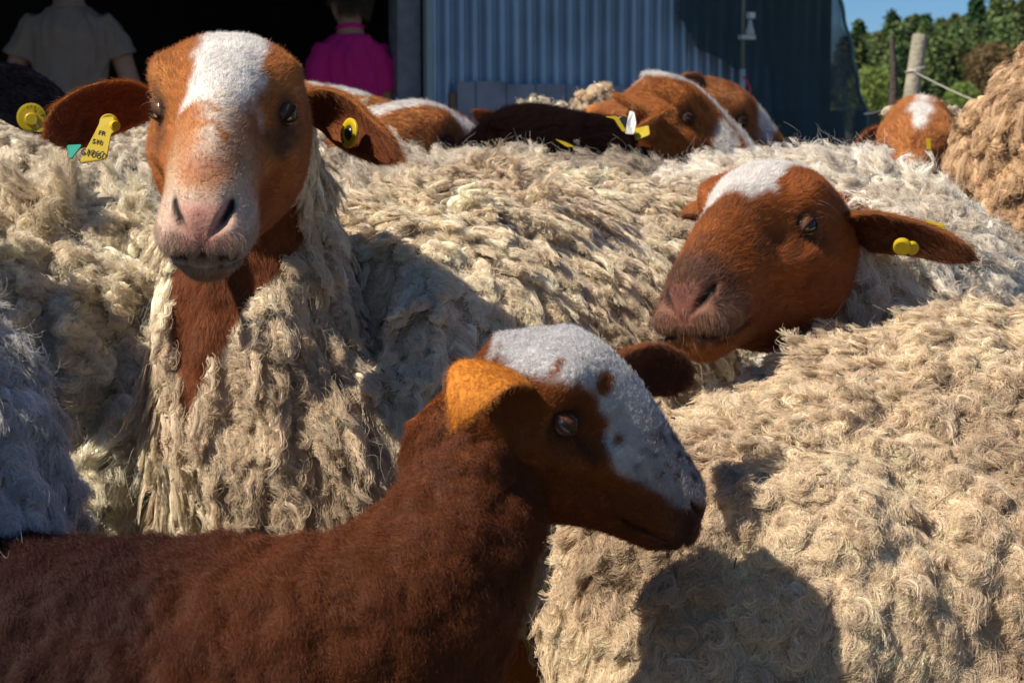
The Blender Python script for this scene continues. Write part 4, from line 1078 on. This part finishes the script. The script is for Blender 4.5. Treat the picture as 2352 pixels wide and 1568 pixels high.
I_, rootI = body_only([(1480, 1560, 1.60, .02, .02, 1), (1530, 1540, 1.62, .12, .13, 1), (1680, 1490, 1.68, .185, .185, 1), (1900, 1440, 1.75, .225, .226, 1), (2150, 1390, 1.82, .255, .262, 1), (2500, 1375, 1.92, .27, .275, 1), (2900, 1400, 2.02, .23, .24, 1), (3100, 1400, 2.08, .03, .03, 1)], 'sheep',
    'large tan felted sheep body filling the lower right, in front of the rusty-faced head', seed=15, thick=.018, na=140, lumps=.014, groove=.022)
J_, rootJ = body_only([(3050, 900, 3.3, .03, .03, 1), (2950, 850, 3.25, .2, .22, 1), (2750, 700, 3.1, .23, .24, 1), (2535, 540, 3.0, .23, .24, 1), (2485, 400, 2.95, .195, .21, 1), (2470, 240, 2.9, .15, .16, 1), (2470, 110, 2.88, .05, .05, 1)], 'sheep',
    'tall knobbly tan fleece at the right edge, above the white sheep back', seed=16, thick=.02, na=80)

# ---------------- heads of the sheep behind
def head_sheep(pose, label, coat, ears, neckpx, S=(1, 1, 1), iris=(.09, .07, .035), woolcol=None, bodycol=CREAM, neckcol=RUST, woolkw=None, furkw=None, tagless=True, neckwool=1, n=64, eyes=True, y0=-.03, black=False):
    hx, hy, hd = pose[3:6]
    Rw = Rot(*pose[:3]); bk = Rw @ np.array([0, -1.0, 0])
    nodes = neckpx
    X = build_sheep('ewe', nodes, pose, S, coat, thick=.02, neck_from=max(len(nodes) - 3, 1), ns_body=90, ns_head=70, na=n, bodycol=bodycol, neckcol=neckcol, iris=iris, eyes=eyes, y0=y0, eye_kw=dict(open_=.7, droop=.18), seed=int(hx) % 97 + 20)
    for e in ears: build_ear(X, *e, na=14, nl=16)
    r = finish(X, 'sheep', label)
    grow_fur(X, r, 60000, .010, .00022, mat=M_FURK if black else None, **(furkw or {}))
    if neckwool: grow_wool(X, r, 1500, **(woolkw or dict(hp=12, L=.04, lr=.011, nw=.6, gw=.5, crimp=.006, hair_r=.0007, colf=wool_col(woolcol if woolcol is not None else (.66, .54, .38)))))
    return X, r
blz = lambda w=.03, yb=.15: [([(w, -.03), (w, .06), (w * .8, yb - .03), (.0, yb), (-w * .8, yb - .03), (-w, .06), (-w, -.03)], .004, WHITE)]
full_blaze = [([(.034, -.03), (.038, .06), (.022, .11), (.016, .17), (.022, .24), (-.02, .24), (-.016, .17), (-.022, .11), (-.038, .06), (-.034, -.03)], .004, WHITE)]
coatM = generic_coat([full_blaze[0], ([(.026, .16), (.05, .17), (.06, .20), (.04, .215), (.02, .20)], .004, WHITE)], base=np.array([.46, .18, .05]), dark=np.array([.35, .11, .03]), seed=31)
M_, rootM = head_sheep((-1.55, .42, -.05, 1410, 262, 3.25), 'orange-headed sheep with long white blaze and ear flopped forward, in the background row', coatM,
    [([P(1432, 222, 3.18), P(1470, 235, 3.13), P(1500, 258, 3.10), P(1490, 290, 3.09), P(1478, 320, 3.10)], [.022, .034, .034, .026, .012], (.1, -.2, -.9), -.012, ear_col(outer=(.45, .17, .045), inner=(.45, .17, .045))),
     ([P(1560, 195, 3.32), P(1590, 190, 3.34), P(1617, 200, 3.36)], [.012, .016, .010], (0, -1, 0), .006, ear_col())],
    [(1000, 660, 3.6, .03, .03, 1), (1040, 650, 3.56, .2, .2, 1), (1180, 620, 3.45, .2, .2, 1), (1330, 520, 3.35, .12, .13, 1), (1400, 350, 3.28, .07, .07, 1)], y0=.02)
coatK = generic_coat([([(.034, -.03), (.04, .06), (.03, .11), (.035, .17), (.03, .24), (-.03, .24), (-.03, .11), (-.038, .06), (-.034, -.03)], .004, WHITE), ([(.0, .13), (.012, .13), (.012, .145), (0, .145)], .003, ORANGE), ([(.0, .18), (.018, .178), (.016, .195), (0, .19)], .003, ORANGE)], base=np.array([.46, .19, .06]), dark=np.array([.36, .12, .03]), seed=33)
K_, rootK = head_sheep((-1.30, .24, .0, 850, 345, 3.2), 'white-faced sheep with small orange spots, its head low in front of the boards', coatK,
    [([P(828, 262, 3.42), P(868, 255, 3.40), P(890, 250, 3.38), P(915, 247, 3.36)], [.016, .018, .014, .008], (0, -.6, -.8), -.006, ear_col(outer=(.48, .18, .05), inner=(.42, .16, .05)))],
    [(560, 560, 3.7, .03, .03, 1), (600, 560, 3.68, .19, .2, 1), (700, 500, 3.6, .18, .19, 1), (770, 400, 3.52, .10, .1, 1)])
coatK3 = generic_coat(blz(.05, .04), base=np.array([.34, .14, .05]), dark=np.array([.16, .07, .03]), white=np.array([.5, .46, .4]), seed=35)
K3, rootK3 = head_sheep((-1.35, .55, .0, 925, 320, 3.8), 'sheep with grey woolly crown and dark brown cheek, low against the wooden boards', coatK3,
    [([P(1000, 315, 3.6), P(1035, 318, 3.58), P(1065, 330, 3.56)], [.014, .014, .008], (0, -.6, -.8), -.006, ear_col(outer=(.48, .18, .05)))],
    [(600, 560, 4.1, .03, .03, 1), (660, 560, 4.08, .19, .2, 1), (780, 520, 4.0, .18, .19, 1), (870, 400, 3.9, .10, .1, 1)])
K1, rootK1 = head_sheep((-1.35, .75, .0, 745, 262, 4.1), 'sheep with white crown and orange temple right below the person in the pink top', generic_coat(blz(.04, .09), base=np.array([.40, .17, .06]), dark=np.array([.3, .11, .04]), seed=37),
    [([P(830, 235, 3.95), P(860, 232, 3.94), P(890, 240, 3.93), P(914, 246, 3.92)], [.012, .012, .010, .007], (0, -.5, -.8), -.005, ear_col(outer=(.50, .2, .06), inner=(.5, .2, .06)))],
    [(400, 560, 4.4, .03, .03, 1), (460, 560, 4.4, .19, .2, 1), (600, 520, 4.3, .18, .19, 1), (690, 360, 4.2, .10, .1, 1)])
M2, rootM2 = head_sheep((-1.45, .55, .0, 1560, 250, 3.9), 'sheep muzzle sticking out behind the long-blazed head, by the white pipe', generic_coat([([(.03, .13), (.04, .19), (-.03, .19), (-.03, .13)], .004, WHITE)], base=np.array([.44, .19, .07]), dark=np.array([.34, .13, .05]), seed=39),
    [], [(1100, 560, 4.3, .03, .03, 1), (1180, 560, 4.28, .2, .22, 1), (1320, 520, 4.2, .19, .2, 1), (1480, 380, 4.05, .1, .1, 1)])
coatN = generic_coat([([(.008, -.03), (.014, .05), (.004, .09), (-.006, .115), (-.020, .10), (-.03, .06), (-.026, -.03)], .004, WHITE)], base=np.array([.46, .18, .05]), dark=np.array([.38, .13, .035]), seed=41)
N_, rootN = head_sheep((2.95, .60, .05, 2108, 318, 3.5), 'orange sheep with a white patch on its brow, below the fence posts', coatN,
    [([P(2050, 312, 3.55), P(2010, 318, 3.54), P(1968, 340, 3.53)], [.018, .022, .014], (0, -.9, -.3), .01, ear_col(outer=(.34, .11, .03))),
     ([P(2195, 290, 3.45), P(2170, 300, 3.40), P(2135, 318, 3.36), P(2098, 350, 3.34)], [.016, .024, .024, .012], (-.3, -.9, .1), .010, ear_col(outer=(.26, .08, .025), inner=(.35, .12, .035)))],
    [(2250, 640, 4.4, .03, .03, 1), (2240, 640, 4.3, .2, .22, 1), (2200, 600, 4.1, .2, .21, 1), (2150, 450, 3.85, .11, .12, 1)])
BLK = np.array([.020, .015, .015])
coatL = generic_coat(None, base=np.array([.018, .010, .009]), dark=np.array([.009, .006, .007]), seed=43)
L_, rootL = head_sheep((1.30, .36, .05, 1305, 342, 3.05), 'dark chocolate woolly sheep lying low in the middle of the row, head turned left', coatL,
    [([P(1270, 318, 3.06), P(1295, 332, 3.05), P(1325, 345, 3.04)], [.012, .015, .010], (0, -.8, -.5), .006, ear_col(outer=(.03, .02, .02), inner=(.03, .02, .02)))],
    [(1560, 660, 3.4, .03, .03, 1), (1520, 640, 3.36, .17, .19, 1), (1450, 610, 3.26, .17, .18, 1), (1385, 460, 3.14, .10, .11, 1)], S=(.92, .92, .92), bodycol=np.array([.02, .011, .009]), neckcol=BLK * .35,
    woolkw=dict(hp=14, L=.03, lr=.008, nw=.9, gw=.3, crimp=.006, hair_r=.0006, colf=wool_col((.034, .014, .009), (.010, .007, .007), .6)), furkw=dict(lenf=lambda s: 1.6 + 0 * s['p'][:, 0]), black=True)
X_, rootX = body_only([(1330, 660, 4.2, .03, .03, 1), (1320, 640, 4.1, .2, .2, 1), (1290, 540, 4.0, .17, .18, 1), (1265, 400, 3.95, .10, .11, 1), (1256, 285, 3.92, .078, .06, 1), (1254, 240, 3.9, .035, .03, 1)], 'sheep',
    'sheep with a cream woolly poll and one orange ear, right behind the dark chocolate sheep', seed=45, thick=.015, na=56, ears=[([P(1195, 286, 3.9), P(1150, 284, 3.88), P(1120, 272, 3.87), P(1090, 258, 3.86)], [.008, .016, .016, .008], (0, -.8, -.5), .006, ear_col(outer=(.42, .15, .04)))])
grow_fur(X_, rootX, 3000, .009, .0003)
Y_, rootY = body_only([(1440, 560, 4.5, .03, .03, 1), (1430, 520, 4.4, .18, .2, 1), (1395, 380, 4.2, .11, .12, 1), (1372, 260, 4.1, .052, .07, 1), (1368, 198, 4.1, .02, .02, 1)], 'sheep',
    'curly cream neck poking up between the cream poll and the flopped-ear head', seed=46, thick=.012, na=56)
coatZ = generic_coat(None, base=np.array([.010, .008, .009]), dark=np.array([.006, .005, .006]), seed=49)
Z_, rootZ = head_sheep((-1.95, .22, .0, -612, 262, 1.95), 'black muzzle poking in at the left edge above the cream flank', coatZ, [],
    [(-1500, 900, 2.3, .03, .03, 1), (-1400, 880, 2.25, .2, .22, 1), (-1100, 750, 2.15, .2, .2, 1), (-800, 480, 2.05, .1, .11, 1)], bodycol=BLK * .4, neckcol=BLK * .35, neckwool=0, n=72, black=True)
coatH = generic_coat(None, base=np.array([.0045, .0045, .007]), dark=np.array([.003, .003, .005]), seed=47)
H_, rootH = head_sheep((3.45, .30, .0, -235, 262, 2.75), 'black sheep peering in at the left edge, round yellow tag in its ear', coatH,
    [([P(-40, 200, 2.70), P(20, 212, 2.68), P(70, 238, 2.66), P(115, 264, 2.65), P(152, 290, 2.64)], [.034, .040, .040, .034, .022], (.2, -.8, .25), .012, ear_col(outer=(.006, .006, .010), inner=(.004, .004, .006), edge=(.010, .010, .016)))],
    [(-1100, 760, 3.5, .03, .03, 1), (-1000, 760, 3.4, .2, .2, 1), (-800, 740, 3.2, .2, .2, 1), (-480, 560, 2.95, .12, .12, 1)], S=(1.15, 1.15, 1.15), bodycol=BLK * .4, neckcol=BLK * .35, woolcol=(.04, .03, .03), neckwool=0, n=96, black=True)

# ---------------- ear tags
M_TAGY = plain('yellow_tag_plastic', (.50, .36, .008), .4, .4, noise=.08); M_TAGG = plain('green_tag_plastic', (.0, .30, .20), .4, .4)
M_TAGW = plain('white_tag_plastic', (.75, .75, .66), .4, .4); M_INK = plain('black_print', (.01, .01, .01), .6); M_TAGK = plain('dark_tag_button', (.02, .02, .02), .3, .5)
def plate(name, px, mat, parent, th=.0016, bend=0.0, depths=None):
    """thin plate with the given outline (pixel, pixel, distance), bevelled edge"""
    p = np.array([P(*q) for q in px]); c = p.mean(0); n = nrm(np.cross(p[1] - p[0], p[2] - p[0]))
    if n @ (CAM - c) < 0: n = -n
    # round the corners
    q = []
    for i in range(len(p)):
        a, b, d = p[i - 1], p[i], p[(i + 1) % len(p)]
        q += [b + (a - b) * .14, b + (a - b) * .04 + (d - b) * .04, b + (d - b) * .14]
    q = np.array(q); m = len(q); inn = c + (q - c) * .96
    rings = [q - n * th * .5, q + n * th * .3, inn + n * th * .5]
    v = np.concatenate(rings + [inn - n * th * .6]); f = []
    for k in range(2):
        f += [(k * m + i, k * m + (i + 1) % m, (k + 1) * m + (i + 1) % m, (k + 1) * m + i) for i in range(m)]
    f += [tuple(range(2 * m, 3 * m)), tuple(range(3 * m, 4 * m))[::-1]] + [(3 * m + i, 3 * m + (i + 1) % m, (i + 1) % m, i) for i in range(m)]
    return mesh_obj(name, v, f, mat, parent, smooth=False), c, n
def stud(parent, px, r, ln, mat, name='tag_button', tilt=(0, 0, 0)):
    c = P(*px); n = nrm(nrm(CAM - c) + np.array(tilt)); 
    return MB().tube([c - n * ln * .5, c + n * ln * .35, c + n * ln * .5, c + n * ln * .5001], [r, r, r * .85, r * .45], 20).build(name, mat, parent, smooth=False)
def lettering(text, parent, centre, right, up, n, size, name='lettering', pc=None):
    if pc is not None: centre = centre - n * ((centre - pc) @ n) + n * .0004
    cu = bpy.data.curves.new(name, 'FONT'); cu.body = text; cu.size = size; cu.align_x = 'CENTER'; cu.align_y = 'CENTER'; cu.extrude = .0002; cu.offset = size * .004
    o = bpy.data.objects.new(name, cu); COL.objects.link(o); dg = bpy.context.evaluated_depsgraph_get(); me = bpy.data.meshes.new_from_object(o.evaluated_get(dg)); bpy.data.objects.remove(o)
    me.materials.clear(); me.materials.append(M_INK); o = bpy.data.objects.new(name, me); COL.objects.link(o)
    r = nrm(right); u = nrm(up - n * (up @ n)); r = np.cross(u, n)
    off = np.zeros(3); pp = parent
    while pp is not None: off = off + np.array(pp.location); pp = pp.parent
    M = Matrix(((r[0], u[0], n[0], 0), (r[1], u[1], n[1], 0), (r[2], u[2], n[2], 0), (0, 0, 0, 1)))
    o.matrix_local = Matrix.Translation(Vector([float(q) for q in (centre + n * .0012 - off)])) @ M; o.parent = parent
    return o
# flag tag of the sheep facing us
tg, c, n = plate('ear_tag', [(219, 303, 1.765), (234, 272, 1.770), (262, 268, 1.770), (268, 300, 1.766), (255, 309, 1.764), (245, 366, 1.756), (181, 375, 1.755)], M_TAGY, rootA)
rt = P(245, 366, 1.755) - P(181, 375, 1.755); upv = P(240, 303, 1.772) - P(213, 370, 1.755)
lettering('61060', tg, P(215, 357, 1.7595), rt, upv, n, .0088, pc=c)
lettering('510', tg, P(226, 332, 1.7645), rt, upv, n, .0062, pc=c); lettering('FR', tg, P(238, 314, 1.769), rt, upv, n, .0060, pc=c)
stud(rootA, (262, 289, 1.768), .0046, .012, M_TAGY, tilt=(.35, 0, 0)); stud(rootA, (250, 283, 1.774), .0085, .004, M_TAGY)
plate('ear_tag', [(152, 334, 1.775), (190, 332, 1.775), (162, 368, 1.77)], M_TAGG, rootA)[0]['label'] = 'green pointed tag under the ear'
# round tag in its other ear, seen from the side
c = P(803, 306, 1.800); nn_ = nrm(np.array([-.75, -.55, .1])); u1 = nrm(np.cross(nn_, [0, 0, 1])); u2 = np.cross(u1, nn_); u2 = nrm(u2 + u1 * .5); u1 = np.cross(nn_, u2)
aa = np.linspace(0, 2 * np.pi, 33)[:-1]; rings = []
for rr_, hh_ in ((.0135, -.001), (.0138, .001), (.0128, .0018), (.0075, .0018), (.0068, .001)):
    rings.append(c + np.outer(np.cos(aa), u1) * rr_ + np.outer(np.sin(aa), u2) * rr_ + nn_ * hh_)
tgr = mesh_obj('ear_tag', np.concatenate(rings), ringfaces(5, 32), M_TAGY, rootA)
MB().tube([c - nn_ * .004, c + nn_ * .001, c + nn_ * .003], [.0072, .0068, .004], 18).build('tag_button', M_TAGK, tgr, smooth=True)
for k_, ch in enumerate('61060'):
    q_ = math.radians(60 - 22 * k_); lettering(ch, tgr, c + (u1 * math.cos(q_) + u2 * math.sin(q_)) * .0102 + nn_ * .001, u1, u1 * math.cos(q_) + u2 * math.sin(q_), nn_, .0042)
# sheep looking left: flag edge above the ear, button below
plate('ear_tag', [(2119, 503, 1.935), (2167, 515, 1.935), (2180, 541, 1.93), (2160, 536, 1.925), (2140, 518, 1.925)], M_TAGY, rootB)
stud(rootB, (2072, 567, 1.905), .0085, .006, M_TAGY, tilt=(0, 0, -.6)); stud(rootB, (2095, 570, 1.908), .0065, .005, M_TAGY, tilt=(.4, 0, -.5))
# round tag of the black sheep
tg = stud(rootH, (72, 270, 2.585), .0188, .004, M_TAGY, name='ear_tag'); stud(tg, (72, 274, 2.580), .0085, .008, M_TAGY)
for k_, ch in enumerate('FR5104106'):
    q_ = math.radians(170 - 20 * k_); cc = P(72, 270, 2.5815); rr_ = nrm(np.array([1., 0, 0])); uu_ = UPV
    dd_ = rr_ * math.cos(q_) + uu_ * math.sin(q_); lettering(ch, tg, cc + dd_ * .0140, rr_, dd_, nrm(CAM - cc), .0058)
plate('ear_tag', [(62, 292, 2.60), (104, 292, 2.60), (100, 303, 2.60), (76, 303, 2.60)], M_TAGY, rootH)
# the row behind
plate('ear_tag', [(1446, 255, 3.02), (1457, 258, 3.02), (1461, 284, 3.0), (1456, 309, 3.0), (1436, 307, 3.0), (1440, 284, 3.0)], M_TAGW, rootM)[0]['label'] = 'white tag'
plate('ear_tag', [(1457, 296, 3.05), (1490, 288, 3.05), (1493, 310, 3.04), (1458, 324, 3.04)], M_TAGY, rootM)
stud(rootM, (1430, 282, 3.03), .010, .006, M_TAGK)
plate('ear_tag', [(1389, 268, 2.98), (1418, 267, 2.98), (1440, 303, 2.98), (1430, 303, 2.98), (1410, 273, 2.98)], M_TAGY, rootL)
plate('ear_tag', [(1274, 319, 2.96), (1300, 327, 2.96), (1322, 338, 2.96), (1300, 337, 2.96)], M_TAGY, rootL)
plate('ear_tag', [(1139, 262, 3.90), (1164, 266, 3.90), (1166, 273, 3.90), (1148, 271, 3.90)], M_TAGY, rootX)
plate('ear_tag', [(1131, 280, 3.88), (1148, 283, 3.88), (1146, 288, 3.88), (1132, 286, 3.88)], M_TAGY, rootX)
plate('ear_tag', [(2128, 318, 3.30), (2137, 319, 3.30), (2138, 344, 3.30), (2128, 344, 3.30)], M_TAGY, rootN)
plate('ear_tag', [(833, 240, 3.90), (842, 234, 3.90), (844, 250, 3.90), (836, 251, 3.90)], M_TAGW, rootK1)

# ---------------- coats
# wool: softer waves instead of splay
grow_fur(A, rootA, 260000, .0062, .00012, lift=.26, lenf=lambda s: np.where(s['L'][:, 0] < 5, 1 - .4 * sstep(.14, .24, s['L'][:, 1]) * (s['L'][:, 2] > -.01) + .5 * sstep(.06, .0, s['L'][:, 1]), 1.3))
grow_wool(A, rootA, 12000, K=11, hp=22, L=.058, lr=.0062, nw=.34, gw=.85, fw=.0, crimp=.0050, freq=2.6, hair_r=.00024, core=.5, curl=.8, colf=wool_col((.92, .78, .58), (.52, .38, .24), .6, 5), frizz=.0018, big=.0105, bigz=.40, pull=.6,
          lenf=lambda s: np.interp(s['p'][:, 2], [.55, .70, .80, .90], [1.25, .95, .60, .55]))
grow_fur(B, rootB, 190000, .0070, .00014, lift=.26)
grow_wool(B, rootB, 11000, K=10, hp=22, L=.034, lr=.0052, nw=.6, gw=.3, fw=.45, crimp=.0055, freq=1.9, curl=.9, hair_r=.00024, core=.45, colf=wool_col((.94, .84, .70), (.64, .52, .38), .5, 6), frizz=.0022, strays=.08, big=.011, bigz=.7, pull=.4, dome=.3)
grow_fur(O, rootO, 420000, .0060, .00012, lift=.45, wavy=.4, lenf=lambda s: np.where(s['L'][:, 0] < 5, .95, 1.0 + .9 * sstep(.76, .62, s['p'][:, 2])))
grow_wool(E_, rootE, 7500, K=11, hp=24, L=.060, lr=.0080, nw=.8, gw=.42, crimp=.0055, freq=2.3, curl=.9, hair_r=.00028, colf=wool_col((.96, .84, .64), (.5, .38, .25), .35, 7), frizz=.0022, big=.0165, bigz=.5, pull=.5, dome=.55)
grow_wool(F_, rootF, 5000, hp=16, L=.028, lr=.009, nw=.8, gw=.3, crimp=.006, freq=1.6, hair_r=.0004, colf=wool_col((.84, .74, .58), (.45, .36, .26), .7, 8), frizz=.0035, coil=.25, big=.016, bigz=1, pull=.4)
grow_wool(D_, rootD, 7000, K=9, hp=18, L=.030, lr=.006, nw=.6, gw=.15, fw=.5, crimp=.006, freq=1.7, curl=1, hair_r=.0004, core=.4, colf=wool_col((.80, .70, .56), (.40, .32, .24), .7, 9), frizz=.0035, strays=.08, big=.014, bigz=1, pull=.4)
grow_wool(G_, rootG, 7500, K=11, hp=22, L=.030, lr=.0068, nw=.55, gw=.6, crimp=.0055, freq=2, curl=1, hair_r=.00024, core=.5, colf=wool_col((.78, .74, .68), (.40, .36, .32), .6, 10), frizz=.0028, strays=.03, big=.015, bigz=.5, pull=.5)
grow_wool(I_, rootI, 27000, K=11, hp=17, L=.027, lr=.0054, nw=.62, gw=.5, crimp=.0055, freq=2.1, curl=1, hair_r=.00022, core=.5, colf=wool_col((.90, .73, .52), (.50, .37, .24), .75, 11, 6, .40, .66), frizz=.0020, strays=.02, big=.0085, bigz=.5, pull=.42, dome=.30)
grow_wool(J_, rootJ, 6000, hp=20, L=.032, lr=.011, nw=1.0, gw=.2, crimp=.004, freq=1.6, hair_r=.0004, colf=wool_col((.70, .49, .29), (.36, .23, .13), .6, 12), frizz=.0025, coil=.40, big=.013, bigz=1, pull=.5, dome=.6)
grow_wool(X_, rootX, 900, hp=16, L=.03, lr=.010, nw=1.0, gw=.1, crimp=.005, freq=1.6, hair_r=.0006, colf=wool_col((.85, .74, .55)), frizz=.003)
grow_wool(Y_, rootY, 900, hp=16, L=.025, lr=.009, nw=1.0, gw=.1, crimp=.005, freq=1.6, hair_r=.0006, colf=wool_col((.80, .62, .40)), frizz=.003, coil=.3)

M_BLACKSKIN = attr_mat('black_skin', rough=.9, spec=.0, bump=.1)
for r_ in (rootH, rootZ, rootL):
    for ch in r_.children:
        if ch.name.startswith('body'): ch.data.materials[0] = M_BLACKSKIN
# ---------------- whiskers, eyebrow hairs, bits of straw and dung caught in the wool
def whiskers(X, root, n=70):
    L = X.L; w = ((L[:, 0] < 5) & (L[:, 1] > .232) & (L[:, 2] < .002)).astype(float)
    grow_fur(X, root, n, .018, .00009, lift=1.6, jit=.35, colf=lambda s: np.full((len(s['p']), 3), .62), name='whiskers', weight=w, droop=.25)
    w = ((L[:, 0] < 5) * gau((np.abs(L[:, 0]) - .058)**2 + (L[:, 1] - .098)**2 + (L[:, 2] - .052)**2, .009) > .4).astype(float)
    grow_fur(X, root, n // 3, .030, .00009, lift=1.2, jit=.3, colf=lambda s: np.full((len(s['p']), 3), .45), name='brow_hairs', weight=w, droop=.3)
whiskers(A, rootA, 26); whiskers(B, rootB, 18)
M_STRAW = plain('straw_and_dung', (.16, .11, .05), .9, noise=.5, nscale=40)
M_GREEN = plain('green_leaf_bits', (.10, .20, .04), .8)
def bits(X, root, n, seed, mat=None, size=.006):
    gg = np.random.default_rng(seed); s = sample_surface(X, X.W, n, rg=gg); m = MB()
    for i in range(n):
        d = nrm(np.cross(s['n'][i], gg.normal(size=3))); e = nrm(np.cross(d, s['n'][i])); c = s['p'][i] + s['n'][i] * gg.uniform(.014, .024)
        L = size * gg.uniform(.4, 1.6); w = size * .16 * gg.uniform(.6, 2)
        m.box(c, (L, w, w), np.stack([d, e, s['n'][i]], 1))
    o = m.build('straw_bits', mat or M_STRAW, root); o['kind'] = 'stuff'
for k_, (X, r_, n_) in enumerate([(A, rootA, 60), (B, rootB, 40), (E_, rootE, 60), (I_, rootI, 110), (D_, rootD, 50), (F_, rootF, 30), (G_, rootG, 30), (J_, rootJ, 20)]): bits(X, r_, n_, 400 + k_)
bits(D_, rootD, 14, 450, M_GREEN, .012); bits(F_, rootF, 8, 451, M_GREEN, .012)
